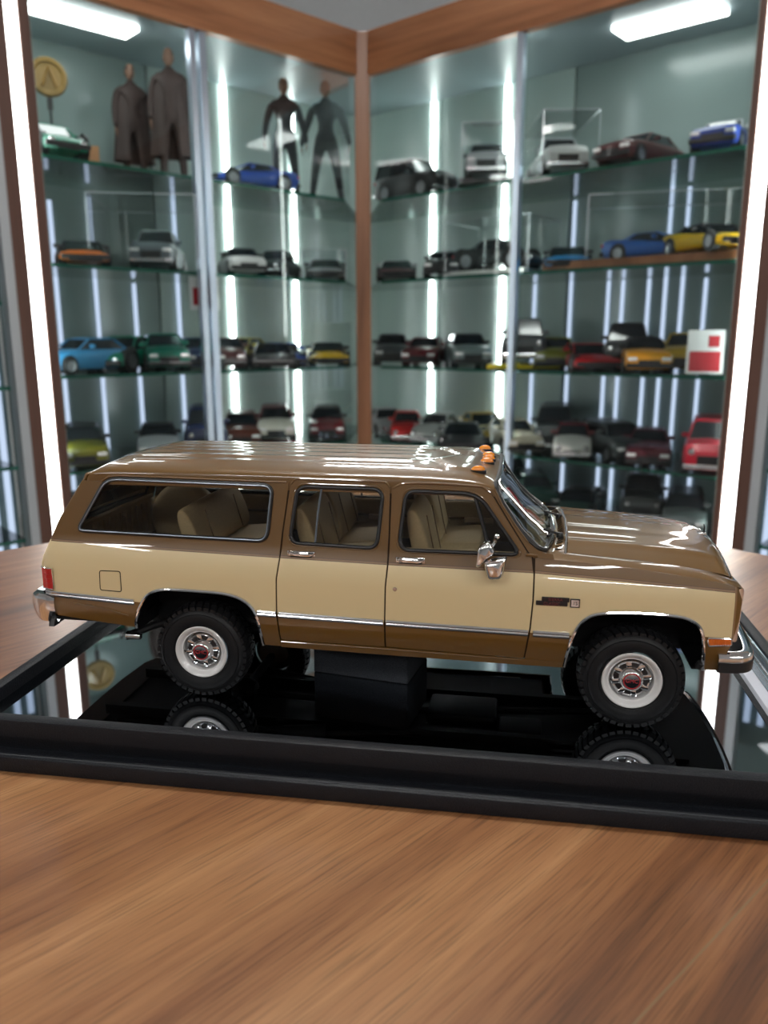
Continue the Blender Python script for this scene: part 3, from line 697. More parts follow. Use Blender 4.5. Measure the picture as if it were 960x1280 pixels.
    mb = MB(K)
    for dz, r_, mt in ((0.55, 0.72, 'chrome'), (-0.55, 0.55, 'chrome_soft'), (-1.25, 0.35, 'black_trim')):
        side_tube(mb, [(x, lin(MOULD, x) + dz) for x in frange(142.8, 157.0, 6)], sd, 0.25, r_, mt)
    mb.build('side_moulding', None, f, True)
    mk = [(209.4, 42.5), (218.0, 42.6), (218.2, 40.1), (210.0, 39.3)]
    mb = MB(K); side_tube(mb, rounded(mk, .4, 2), sd, 0.3, 0.35, 'chrome', True)
    fr = mb.build('marker_bezel', None, f, True)
    mb = MB(K); n = 4
    mb.add([(x, side_y(x, z, sd, .5), z) for x, z in mk] + [(x, side_y(x, z, sd, -.3), z) for x, z in mk], [(0, 1, 2, 3), (0, 4, 5, 1), (1, 5, 6, 2), (2, 6, 7, 3), (3, 7, 4, 0)], 'marker_lens')
    for x in frange(210.6, 217.4, 9): side_tube(mb, [(x, 42.4), (x, 40.0)], sd, .55, .13, 'marker_lens', seg=4)
    mb.build('marker_lamp', None, f)
    # badge: black script plate beside a grey square
    mb = MB(K); bz = 53.9
    mb.box((151.0, side_y(150, bz, sd, .25), bz + 1.1), (10.8, .6, 1.9), 'badge_black', bev=.25)
    mb.box((149.6, side_y(150, bz, sd, .25), bz - .6), (12.4, .6, 1.9), 'badge_black', bev=.25)
    bd = mb.build('fender_badge', None, f, True)
    mb = MB(K); mb.box((158.6, side_y(158, bz, sd, .3), bz), (3.8, .7, 3.6), 'badge_black', bev=.2); mb.box((158.6, side_y(158, bz, sd, .6), bz), (3.0, .3, 2.8), 'chrome_soft'); mb.build('badge_square', None, f)
    rot = Matrix.Rotation(R(90), 4, 'X') if sd < 0 else Matrix.Rotation(pi, 4, 'Z') @ Matrix.Rotation(R(90), 4, 'X')
    for body, px, pz, sz in (('SIERRA', 151.0, bz + 1.05, 1.85), ('CLASSIC', 149.6, bz - .7, 1.75), ('15', 158.6, bz, 2.0)):
        text('badge_lettering', body, sz * K, 'badge_red' if body != '15' else 'badge_black', f, Matrix.Translation(Vector((px, side_y(150, bz, sd, .8 if body == '15' else .62), pz)) * K) @ rot, 0.00006)
    # rocker-to-fender black mud piece behind the front edge and the arch tip
    mb = MB(K); mb.tube([(208.2, sd * 54.6, 31.5), (207.4, sd * 53.5, 29.2)], 1.5, 'black_rubber', 10); mb.build('arch_tip', None, f, True)
    # ---- A pillar
    PF = shift(SEAM_F[:5], g)
    WS = [(125.9, 97.0), (127.6, 91.7), (134.9, 81.2), (140.4, 75.6), (143.6, 73.2)]
    outer = [(124.6, 95.4)] + PF[1:] + [(142.6, 70.2), (150, 70.0)] + [(149.5, 72.0), (146.4, 72.3)] + list(reversed(WS))
    p = panel('pillar', outer, [], sd, CAR, -0.05)
    mb = MB(K); side_tube(mb, [(125.9, 96.2), (128.9, 90.4), (134.9, 82.0), (139.6, 76.2)], sd, 0.1, 0.35, 'paint_brown'); mb.build('pillar_crease', None, p, True)
    mb = MB(K); mb.box((141.2, side_y(140, 71, sd, .5), 71.4), (5.0, 1.4, 1.3), 'paint_brown', bev=.5, rot=Matrix.Rotation(R(4), 3, 'Y')); mb.build('hinge_cover', None, p, True)

# ---- dark inner strips behind the shut lines (one per gap)
for sd in (-1, 1):
    for ln in (SEAM_R, SEAM_M, SEAM_F):
        mb = MB(K); P = []
        for x, z in ln: P.append((x, z))
        vs = []; fs = []
        for x, z in P: vs += [(x - 1.2, side_y(x, z, sd, -0.62), z), (x + 1.2, side_y(x, z, sd, -0.62), z)]
        for i in range(len(P) - 1): fs.append((2 * i, 2 * i + 1, 2 * i + 3, 2 * i + 2))
        mb.add(vs, fs, 'gap_black'); mb.build('door_seal', None, CAR)

# ---- roof
ZC = [(-54, 96.6), (-53.4, 98.0), (-52.2, 99.8), (-50, 101.4), (-47, 102.7), (-43, 103.5), (-36, 104.1), (-20, 104.4), (20, 104.5), (80, 104.4), (98, 104.1), (110, 103.2), (119, 102.2), (124, 101.0), (127, 99.9), (128.4, 98.8)]
def roof_z(x, y):
    t = min(1.0, abs(y) / 45.2); zc = lin(ZC, x)
    ze = min(98.0, zc - 1.0); 
    if x > 112: ze = 98.0 - 1.6 * ((x - 112) / 16) ** 2
    z = ze + (zc - ze) * (1 - t ** 2.7) ** (1 / 2.5)
    # lengthwise pressed ribs, then the raised front pad with its V-shaped rear end
    if abs(y) < 33 and -42 < x < 93:
        e = min(1, (x + 42) / 5, (93 - x) / 5); z += 0.55 * e * (0.5 + 0.5 * cos(2 * pi * y / 11.0)) * min(1, (33 - abs(y)) / 3)
    xa = 98 + abs(abs(y) - 17) * 0.55
    if x > xa and x < 120 and abs(y) < 34: z += 0.75 * min(1, (x - xa) / 1.6) * min(1, (34 - abs(y)) / 2) * min(1, (120 - x) / 4)
    return z
mb = MB(K)
ys = [45.2 * s * (1 - (1 - t) ** 1.7) for s in (1,) for t in frange(0, 1, 30)]
ys = sorted(set([round(-y, 3) for y in ys] + [round(y, 3) for y in ys]))
xs = [-54, -53.7, -53.4, -52.8, -52.2, -51.2, -50, -48.5, -47, -45, -43] + frange(-41, 125, 96) + [126, 127, 127.8, 128.4]
def roof_fn(x, y):
    xb = x
    if x < -40: xb = x + 0.0009 * y * y * (1 if x < -50 else (-40 - x) / 10)      # the rear lip curves in plan
    if x > 110: xb = x - 0.0014 * y * y * min(1, (x - 110) / 16)
    return (xb, y, roof_z(x, y))
mb.grid(roof_fn, xs, ys, 'paint_brown')
ny = len(ys); nx = len(xs)
for s in (0, 1):
    yy = ys[0] if s == 0 else ys[-1]; sg = -1 if s == 0 else 1
    pts = [roof_fn(x, yy) for x in xs]; vs = pts + [(p[0], sg * (HW(93.5) - .55), 93.5 if p[0] > -50 else 95.0) for p in pts]
    mb.add(vs, [(i, i + 1, nx + i + 1, nx + i) for i in range(nx - 1)], 'paint_brown')
roof = mb.build('roof', None, CAR, smooth=True, ang=60)
mb = MB(K); mb.tube([roof_fn(-53.9, y) for y in frange(-44.6, 44.6, 20)], 0.55, 'paint_brown', 8, up=(1, 0, 0)); mb.build('roof_lip', None, roof, True)
# clearance lamps
for x, y in ((118.6, -32.3), (121.3, -9.5), (121.6, 0.0), (121.3, 9.5), (118.6, 32.3)):
    zb = roof_z(x, y)
    mb = MB(K); mb.v = []
    def el(u, v, rx=3.5, ry=1.7, h=2.1):
        a = u; t = v
        return (x + rx * cos(a) * cos(t * pi / 2) * (1.0 if cos(a) < 0 else .72), y + ry * sin(a) * cos(t * pi / 2), zb + .35 + h * sin(t * pi / 2))
    mb.grid(el, frange(0, 2 * pi, 21), frange(0, 1, 7), 'amber_lens')
    for a in frange(-1, 1, 7): mb.tube([el(pi / 2 + a * .9, .05), el(pi / 2 + a * .9, .55), el(-pi / 2 - a * .9, .55), el(-pi / 2 - a * .9, .05)], .13, 'amber_lens', 4)
    lp = mb.build('clearance_lamp', None, CAR, True)
    mb = MB(K); mb.lathe([(0, .5), (1, .5), (1, -1.0)], (0, 0, 0), 'Z', 20, 'black_rubber')
    mb.v = [((x * K + a * (3.9 if a < 0 else 3.0)), y * K + b * 2.1, zb * K + c) for a, b, c in mb.v]
    mb.build('lamp_base', None, lp, True)

# ---- hood
def hood_z(x, y):
    t = abs(y) / 44.2
    ze = lin([(157, 71.0), (183, 69.2), (205, 66.8), (217, 64.7), (221, 63.0)], x)
    zc = lin([(157, 75.4), (183, 74.3), (200, 73.0), (210, 71.8), (216, 70.6), (219, 69.2), (221, 67.0)], x)
    z = ze + (zc - ze) * (1 - t ** 2.4)
    z += 0.55 * math.exp(-((abs(y) - 33 + (x - 157) * 0.05) / 2.2) ** 2) * min(1, (222 - x) / 10)     # raised edges
    z -= 0.45 * math.exp(-((abs(y) - 12) / 4.0) ** 2) * min(1, max(0, (214 - x) / 20))
    return z
mb = MB(K); ysh = frange(-44.2, 44.2, 61); xsh = frange(157.2, 217, 34) + [218, 219, 220, 220.8]
hf = lambda x, y: (x - (0.0009 * y * y if x < 160 else 0) - 0.0005 * y * y * max(0, (x - 200) / 20), y, hood_z(x, y))
mb.grid(hf, xsh, ysh, 'paint_brown')
pts = [hf(220.8, y) for y in ysh]; n = len(pts)
mb.add(pts + [(p[0] - .4, p[1], 61.0) for p in pts], [(i, i + 1, n + i + 1, n + i) for i in range(n - 1)], 'paint_brown')
hood = mb.build('hood', None, CAR, smooth=True, ang=60)
mb = MB(K)
for s in (-1, 1): mb.tube([(x, s * 44.4, hood_z(x, 44.2) - .15) for x in frange(157, 219, 20)], .28, 'gap_black', 6)
mb.build('hood_gap', None, hood, True)
mb = MB(K); mb.tube([hf(219.6, y)[:2] + (hf(219.6, y)[2] + .3,) for y in ysh], .42, 'chrome', 8); mb.build('hood_trim', None, hood, True)
mb = MB(K); mb.tube([(217.6, 0, 70.0), (217.6, 0, 73.5), (217.2, 0, 75.0)], [.45, .35, .2], 'black_trim', 8); mb.box((216.6, 0, 70.6), (4, 1.2, 1.0), 'chrome', bev=.3); mb.build('hood_ornament', None, hood, True)
# ---- cowl between windshield and hood
def ws_edge(v): return lin([(0, 97.4), (.22, 91.7), (.62, 81.2), (.85, 75.6), (1, 72.4)], v)
def ws_pt(u, v, off=0.0):       # u -1..1 across, v 0 top .. 1 bottom
    z = ws_edge(v); x = lin([(0, 125.6), (.22, 127.9), (.62, 135.4), (.85, 141.0), (1, 145.4)], v)
    yw = HW(z) - 1.2; k = 1 - abs(u) ** 2.4
    return (x + k * (1.5 + 4.2 * v) + off * .8, u * yw, z + k * (2.2 - 2.6 * v) + off * .55)
mb = MB(K)
def cowl(u, v):
    a = ws_pt(u, 1.0); y = a[1]; b = hf(157.0, max(-44.2, min(44.2, y)))
    z1 = b[2] if abs(y) < 44.2 else lin(FT, 157) + 1.4 - (abs(y) - 44.2) * .25
    return (a[0] + (b[0] - .5 - a[0]) * v, y, a[2] - .6 + (z1 - a[2] + .6) * v - .8 * sin(pi * v))
mb.grid(cowl, frange(-1, 1, 41), frange(0, 1, 8), 'paint_brown'); cw = mb.build('cowl', None, CAR, smooth=True)
mb = MB(K)
for u in frange(-.8, .8, 24): mb.tube([cowl(u, .4)[:2] + (cowl(u, .4)[2] + .1,), cowl(u, .8)[:2] + (cowl(u, .8)[2] + .1,)], .28, 'black_trim', 5)
mb.build('cowl_vent', None, cw)
mb = MB(K); mb.tube([(p[0], p[1], p[2] + .15) for p in [cowl(u, 1.0) for u in frange(-.98, .98, 30)]], .45, 'chrome_soft', 6); mb.build('cowl_bead', None, cw, True)
# ---- windshield
mb = MB(K); mb.grid(lambda u, v: ws_pt(u, v), frange(-.97, .97, 31), frange(.03, .97, 16), 'windshield_glass'); wsh = mb.build('windshield', None, CAR, smooth=True)
loop = [(u, 0) for u in frange(-.93, .93, 16)] + [(.985, .04)] + [(1, v) for v in frange(.1, .9, 10)] + [(.985, .96)] + [(u, 1) for u in frange(.93, -.93, 16)] + [(-.985, .96)] + [(-1, v) for v in frange(.9, .1, 10)] + [(-.985, .04)]
mb = MB(K); mb.tube([ws_pt(u, v, .1) for u, v in loop], 1.15, 'black_rubber', 8, True); mb.build('windshield_gasket', None, wsh, True)
mb = MB(K); mb.tube([ws_pt(u * .995, .005 + v * .99, 1.1) for u, v in loop], 0.45, 'chrome', 8, True); mb.build('windshield_trim', None, wsh, True)
for s in (-1, 1):
    mb = MB(K); b = ws_pt(-.55 + (.0 if s < 0 else .75), 1.0)
    base = (b[0] + 3.5, b[1], b[2] + 1.0)
    a = ws_pt(-.72 + (.0 if s < 0 else .75), .62, 1.6); m_ = ws_pt(-.60 + (.0 if s < 0 else .75), .85, 2.2)
    mb.lathe([(0, 2.4), (1.1, 2.2), (1.5, 1.2), (1.6, 0)], base, 'Z', 12, 'black_trim'); mb.tube([base[:2] + (base[2] + 1.5,), m_, ws_pt(-.35 + (.0 if s < 0 else .75), .93, 1.6)], .5, 'black_trim', 6)
    wp = mb.build('wiper_arm', None, CAR, True)
    mb = MB(K); mb.tube([ws_pt(-.62 + t * .5 + (.0 if s < 0 else .75), .93 + .03 * sin(t * 3), 1.1) for t in frange(0, 1, 8)], .45, 'black_rubber', 6); mb.build('wiper_blade', None, wp, True)

# ---- tailgate with its window
def tg(u, z, off=0.0):
    x = lin([(35, -66.5), (46, -71.0), (58, -72.0), (61, -71.6), (68.5, -69.0), (77, -65.6), (88, -59.0), (95.4, -54.4), (98, -53.4)], z)
    w = HW(z) - 3.6 if z > 40 else 50
    return (x - (1 - u * u) * 1.6 - off, u * w, z)
tw = rounded([(-.86, 72.5), (-.86, 94), (.86, 94), (.86, 72.5)], [.1, .1, .1, .1], 4)
mb = MB(K)
for a, b, z0, z1, mt in ((-1.03, 1.03, 36, 46, 'paint_brown'), (-1.03, 1.03, 46, 68.6, 'paint_cream'), (-1.03, 1.03, 68.6, 71.5, 'paint_brown'), (-1.03, -.88, 71.5, 94.6, 'paint_brown'), (.88, 1.03, 71.5, 94.6, 'paint_brown'), (-1.03, 1.03, 94.6, 97.6, 'paint_brown')):
    mb.grid(lambda u, v: tg(u, v), frange(a, b, 3 if b - a < .5 else 25), frange(z0, z1, 8), mt)
tgp = mb.build('tailgate', None, CAR, smooth=True); md = tgp.modifiers.new('thickness', 'SOLIDIFY'); md.thickness = 1.4 * K; md.offset = 0
mb = MB(K); mb.grid(lambda u, v: tg(u, v, .1), frange(-.87, .87, 12), frange(71.8, 94.4, 8), 'car_glass'); mb.build('tailgate_glass', None, tgp, True)
mb = MB(K); mb.tube([tg(u, z, .6) for u, z in [(-.86, 72.4), (-.86, 94), (.86, 94), (.86, 72.4)]], .9, 'black_rubber', 6, True); mb.build('tailgate_gasket', None, tgp)
mb = MB(K); mb.grid(lambda u, v: tg(u, v, -2.4), frange(-.9, .9, 25), frange(40, 70, 4), 'tan_light')
for u in frange(-.8, .8, 15): mb.tube([tg(u, 44, -2.9), tg(u, 67.5, -2.9)], .55, 'tan_vinyl', 5)
mb.tube([tg(u, 70.8, -2.6) for u in frange(-.9, .9, 12)], 1.0, 'tan_light', 6)
ip = mb.build('inner_panel', None, tgp)
mb = MB(K); mb.box(tg(.25, 66.5, -3.8), (1.4, 2.4, 3.0), 'chrome', bev=.4); mb.build('tailgate_latch', None, tgp, True)
mb = MB(K); mb.tube([(-73.2, s, 45.5) for s in frange(-50, 50, 6)], .7, 'chrome', 8); mb.build('tailgate_moulding', None, tgp, True)
mb = MB(K); mb.box((-74.2, 0, 52), (.8, 26, 6), 'chrome_soft', bev=.3); mb.build('plate_holder', None, tgp)

# ---- bumpers: a section swept round the plan curve
def bumper(name, plan, sec, mat, parent, sub=None):
    P = smooth_loop(plan, 6, False); n = len(P); mb = MB(K); vs = []; fs = []; m = len(sec)
    for i, (x, y) in enumerate(P):
        t = Vector(P[min(i + 1, n - 1)]) - Vector(P[max(i - 1, 0)]); t.normalize(); nr = Vector((t.y, -t.x))
        vs += [(x + nr.x * a, y + nr.y * a, z) for a, z in sec]
    for i in range(n - 1):
        for k in range(m): l = (k + 1) % m; fs.append((i * m + k, i * m + l, (i + 1) * m + l, (i + 1) * m + k))
    fs += [tuple(range(m)), tuple(range((n - 1) * m, n * m))]
    mb.add(vs, fs, mat); return mb.build(name, None, parent, smooth=True, ang=40)
fpl = [(214.0, -54.8), (219, -54.6), (223.8, -53.2), (227, -47), (229.5, -25), (230.2, 0), (229.5, 25), (227, 47), (223.8, 53.2), (219, 54.6), (214.0, 54.8)]
fb = bumper('front_bumper', fpl, [(-1.8, 36.2), (.6, 36.4), (1.8, 35.6), (2.2, 34.6), (2.1, 33.0), (1.6, 29.4), (.9, 28.4), (-1.8, 28.2)], 'chrome', CAR)
bumper('bumper_strip', [(p[0], p[1]) for p in fpl], [(1.2, 33.2), (2.6, 33.0), (2.3, 28.8), (1.0, 28.2)], 'black_rubber', fb)
rpl = [(-66.4, 54.8), (-71, 55), (-75.6, 53.4), (-78.6, 48), (-80.8, 25), (-81.2, 0), (-80.8, -25), (-78.6, -48), (-75.6, -53.4), (-71, -55.0), (-66.4, -54.8)]
rb = bumper('rear_bumper', rpl, [(-2.2, 44.2), (.4, 44.8), (1.8, 43.8), (2.3, 41.5), (2.2, 38.6), (1.2, 34.0), (.2, 32.0), (-2.2, 31.8)], 'chrome', CAR)
for s in (-1, 1):
    mb = MB(K); mb.prism([(-66.9, 52.8 * 1), (-66.9, 57.4), (-69.4, 57.6), (-69.6, 52.8)] if s > 0 else [(-66.9, -57.4), (-66.9, -52.8), (-69.6, -52.8), (-69.4, -57.6)], 30.6, 38.0, 'black_rubber', top=[(-68.0, s * 54), (-68.0, s * 56.6), (-68.9, s * 56.6), (-68.9, s * 54)])
    mb.build('bumper_guard', None, rb)
    mb = MB(K); mb.box((-66, s * 47, 40), (8, 3, 3), 'chassis_black'); mb.build('bumper_bracket', None, rb)
# ---- grille, headlamps
mb = MB(K); mb.box((218.6, 0, 52), (2.6, 106, 20), 'black_trim'); gr = mb.build('grille', None, CAR)
mb = MB(K); mb.tube([(220.6, -54.0, 61.6), (220.6, 54.0, 61.6), (219.6, 54.4, 41.8), (219.6, -54.4, 41.8)], 1.0, 'chrome', 8, True, up=(1, 0, 0)); mb.build('grille_surround', None, gr, True)
for i in range(9):
    mb = MB(K); mb.box((220.3, 0, 44 + i * 2.0), (1.0, 68, .6), 'chrome_soft'); mb.build('grille_bar', None, gr)
for s in (-1, 1):
    for z in (56.4, 47.2):
        mb = MB(K); mb.box((220.4, s * 43.5, z), (1.6, 15, 8.2), 'chrome', bev=.5); hl = mb.build('headlamp', None, CAR, True)
        mb = MB(K); mb.box((221.2, s * 43.5, z), (1.0, 13.2, 6.6), 'white_paint', bev=.4); mb.build('headlamp_lens', None, hl, True)
text('grille_lettering', 'GMC', 6.5 * K, 'red_print', gr, Matrix.Translation(Vector((221.3, 0, 52)) * K) @ Matrix.Rotation(R(90), 4, 'Z') @ Matrix.Rotation(R(90), 4, 'X'), 0.0003)
mb = MB(K); mb.box((217, 0, 35), (3, 100, 12), 'chassis_black')
mb.prism([(205, -53), (222, -52.8), (226, -46), (229, -24), (229.8, 0), (229, 24), (226, 46), (222, 52.8), (205, 53)], 28.0, 28.9, 'chassis_black'); mb.build('valance', None, CAR)
mb = MB(K); mb.prism([(-66.5, -54), (-66.5, 54), (-75, 52.6), (-78.4, 46), (-80.4, 24), (-80.9, 0), (-80.4, -24), (-78.4, -46), (-75, -52.6)], 31.2, 32.4, 'chassis_black'); mb.box((-50, 0, 33.4), (40, 107, 1.4), 'chassis_black'); mb.build('rear_pan', None, CAR)

# ---- chassis
mb = MB(K)
mb.box((74, 0, 31), (262, 56, 6), 'chassis_black'); mb.box((90, 0, 29.0), (124, 103, 3), 'chassis_black'); mb.box((-48, 0, 38.5), (34, 100, 3), 'chassis_black')
mb.box((74, 0, 42), (262, 56, 18), 'chassis_black')
for s in (-1, 1):
    mb.box((70, s * 22, 25.5), (270, 4, 5), 'chassis_black')
ch = mb.build('chassis', None, CAR)
for s in (-1, 1):
    for x0, top in ((0, 53.5), (182.7, 54.5)):
        mb = MB(K)
        mb.grid(lambda a, v: (x0 + 31 * cos(a) + (1 if x0 > 50 else 0), s * v, 28 + (top - 28) * max(0, sin(a)) ** .55), frange(0, pi, 17), [26.0, 52.6], 'chassis_black')
        mb.add([(x0 - 31, s * 26.5, 26), (x0 + 31, s * 26.5, 26), (x0 + 31, s * 26.5, top + 3), (x0 - 31, s * 26.5, top + 3)], [(0, 1, 2, 3)], 'chassis_black')
        mb.build('wheel_well', None, CAR, True)
for x in (0, 182.7):
    mb = MB(K); mb.tube([(x, -44, 21.3), (x, 44, 21.3)], 2.3, 'chassis_black', 12, up=(1, 0, 0))
    mb.lathe([(0, -7), (4.5, -6), (6.5, -2), (6.5, 2), (4.5, 6), (0, 7)], (x, 6 if x > 50 else 0, 21.3), 'X', 16, 'chassis_black'); mb.build('axle', None, CAR, True)
mb = MB(K); mb.tube([(5, 0, 22), (90, 4, 27), (178, 6, 22)], 1.7, 'chassis_black', 10); mb.build('drive_shaft', None, CAR, True)
mb = MB(K); mb.box((112, 3, 25.6), (34, 24, 7), 'chassis_black', bev=2); mb.build('transmission', None, CAR, True)
mb = MB(K); mb.box((140, -12, 25.5), (20, 16, 6), 'chassis_black', bev=1.5); mb.build('oil_pan', None, CAR, True)
mb = MB(K); mb.tube(smooth_loop([(110, -20, 25), (60, -30, 25), (32, -34, 27), (0, -34, 33), (-24, -38, 28), (-36.5, -47, 24.6)], 5, False), 1.75, 'chassis_black', 10)
mb.tube([(50, -31, 25), (30, -34, 26)], 4.2, 'chassis_black', 12)
mb.lathe([(2.0, 0), (2.1, .5), (1.8, .5), (1.5, -6)], (-37.0, -47.5, 24.5), 'X', 16, 'chrome', -1); mb.build('exhaust_pipe', None, CAR, True)
for s in (-1, 1):
    mb = MB(K)
    for k in range(3): mb.tube([(-30 + k * 5, s * 31, 27 + k * 1.0), (0, s * 31, 22.5 + k * 1.2), (32 - k * 5, s * 31, 27 + k * 1.0)], .9, 'chassis_black', 6)
    mb.build('leaf_spring', None, CAR, True)

# ---- wheels
def wheel(x, sd):
    RT = 21.32; yo = 54.6; c = (x, 0, RT)
    mb = MB(K)
    prof = [(12.0, yo - 2.6), (12.4, yo - 1.2), (14.0, yo - .4), (16.2, yo - .1), (18.2, yo - .7), (19.2, yo - 1.7), (19.9, yo - 2.9), (20.2, yo - 4), (20.2, yo - 11.5), (19.9, yo - 12.8), (18.5, yo - 14.4), (15, yo - 15), (12, yo - 14), (11.5, yo - 12.5), (11.5, yo - 4)]
    mb.lathe([(r, h) for r, h in prof], c, 'Y', 72, 'tire_rubber', sd)
    for rr in (12.9, 17.5): mb.lathe([(rr - .15, yo - (.9 if rr < 14 else .35)), (rr, yo - (.65 if rr < 14 else .1)), (rr + .15, yo - (.9 if rr < 14 else .45))], c, 'Y', 72, 'tire_rubber', sd)
    tyre = mb.build('tire', None, CAR, smooth=True, ang=40)
    tr = MB(K); N = 40
    for k in range(N):
        a = 2 * pi * k / N
        for (y0, y1, r0, r1, da, tw, wd) in ((yo - 1.55, yo - 5.0, 18.9, RT, 0, .05, .112), (yo - 10.2, yo - 13.6, 19.6, RT, .5, -.05, .10), (yo - 5.4, yo - 7.5, 20.3, RT, .25, .06, .09), (yo - 7.9, yo - 9.9, 20.3, RT, .7, -.06, .09)):
            a0 = a + da * 2 * pi / N; vs = []
            for yy, tt, rt in ((y0, 0, RT if y0 < yo - 4 else RT - .75), (y1, tw, RT if y1 > yo - 13 else RT - .75)):
                for w_, rr in ((-wd / 2, r0 - .4), (wd / 2, r0 - .4), (wd / 2, rt), (-wd / 2, rt)):
                    vs.append((x + rr * cos(a0 + tt + w_), sd * yy, RT + rr * sin(a0 + tt + w_)))
            tr.add(vs, [(0, 1, 2, 3), (4, 7, 6, 5), (0, 4, 5, 1), (1, 5, 6, 2), (2, 6, 7, 3), (3, 7, 4, 0)], 'tire_rubber')
    tr.build('tread', None, tyre)
    mb = MB(K)
    mb.lathe([(11.75, yo - 1.9), (11.9, yo - 1.1), (11.5, yo - .75), (10.9, yo - .9), (10.2, yo - 1.5), (9.6, yo - 2.3), (9.3, yo - 2.5), (8.9, yo - 2.5), (8.7, yo - 3.2), (8.5, yo - 6.0), (0.5, yo - 6.2)], c, 'Y', 64, 'white_paint', sd)
    rim = mb.build('rim', None, tyre, smooth=True, ang=35)
    mb = MB(K)
    mb.lathe([(7.9, yo - 4.6), (7.7, yo - 3.6), (7.3, yo - 3.3), (6.9, yo - 3.5)], c, 'Y', 48, 'chrome', sd)
    mb.lathe([(6.9, yo - 3.6), (4.9, yo - 3.4)], c, 'Y', 48, 'badge_black', sd)
    mb.lathe([(5.2, yo - 3.4), (5.0, yo - 2.6), (4.6, yo - 2.2), (4.3, yo - 1.2), (3.9, yo - .7), (3.5, yo - .55), (3.3, yo - .75), (0.01, yo - .75)], c, 'Y', 48, 'chrome', sd)
    hub = mb.build('hub_cap', None, tyre, smooth=True, ang=35)
    for k in range(8):
        a = 2 * pi * k / 8 + .2; mb = MB(K)
        mb.box((x + 6.2 * cos(a), sd * (yo - 3.2), RT + 6.2 * sin(a)), (3.4, 1.0, 2.2), 'chrome', bev=.25, rot=Matrix.Rotation(-a, 3, 'Y')); mb.build('hub_spoke', None, tyre, True)
    mb = MB(K); mb.lathe([(3.35, yo - .72), (3.3, yo - .55), (3.0, yo - .55), (2.95, yo - .72)], c, 'Y', 40, 'red_print', sd); mb.build('hub_ring', None, tyre, True)
    rot = Matrix.Rotation(R(90), 4, 'X') if sd < 0 else Matrix.Rotation(pi, 4, 'Z') @ Matrix.Rotation(R(90), 4, 'X')
    text('hub_lettering', 'GMC', 2.25 * K, 'red_print', tyre, Matrix.Translation(Vector((x, sd * (yo - .68), RT)) * K) @ rot, 0.00005)
    mb = MB(K); mb.tube([(x - 8.2, sd * (yo - 2.6), RT - .4), (x - 7.6, sd * (yo - 1.6), RT - .4)], .35, 'black_rubber', 6); mb.build('valve_stem', None, tyre)
for x in (0, 182.7):
    for sd in (-1, 1): wheel(x, sd)

# ---- interior
mb = MB(K); mb.box((38, 0, 49.0), (208, 100, 2.0), 'carpet_brown'); mb.build('cabin_floor', None, CAR)
for sd in (-1, 1):
    for a, b, nm in ((-62, 34, 'quarter_trim'), (38, 81, 'door_card'), (85, 138, 'door_card')):
        mb = MB(K); y = lambda z: sd * (HW(z) - 2.4)
        mb.grid(lambda u, v: (u if v < 69 or a > -50 else u, y(v), v), frange(a, b, 10), [50, 60, 66, 70.6], 'tan_vinyl')
        mb.tube([(x, y(70.6), 70.9) for x in frange(a, b, 8)], .9, 'tan_light', 6)
        mb.tube([(x, y(62) - sd * .4, 62) for x in frange(a + 2, b - 2, 8)], .6, 'tan_dark', 5)
        if nm == 'door_card':
            mb.box(((a + b) / 2 + 4, y(60) - sd * 1.6, 61), (16, 3, 3), 'tan_light', bev=.6); mb.box(((a + b) / 2 + 12, y(66) - sd * .8, 66.5), (5, 1, 3), 'chrome', bev=.3)
        mb.build(nm, None, CAR)
    for x0, x1, xt0, xt1 in ((33.8, 40.5, 34.5, 42.0), (80.4, 87.0, 81.6, 88.6)):
        mb = MB(K); yb = sd * (HW(72) - 1.6); yt = sd * (HW(96) - 1.6)
        mb.add([(x0, yb, 70), (x1, yb, 70), (xt1, yt, 96.5), (xt0, yt, 96.5)], [(0, 1, 2, 3)], 'tan_vinyl'); mb.build('pillar_trim', None, CAR)
mb = MB(K); mb.grid(lambda x, y: (x, y, min(roof_z(x, y) - 2.4, 100.5) - (abs(y) / 44) ** 6 * 3.2), frange(-48, 122, 20), frange(-43, 43, 17), 'tan_light'); mb.build('headliner', None, CAR, True)
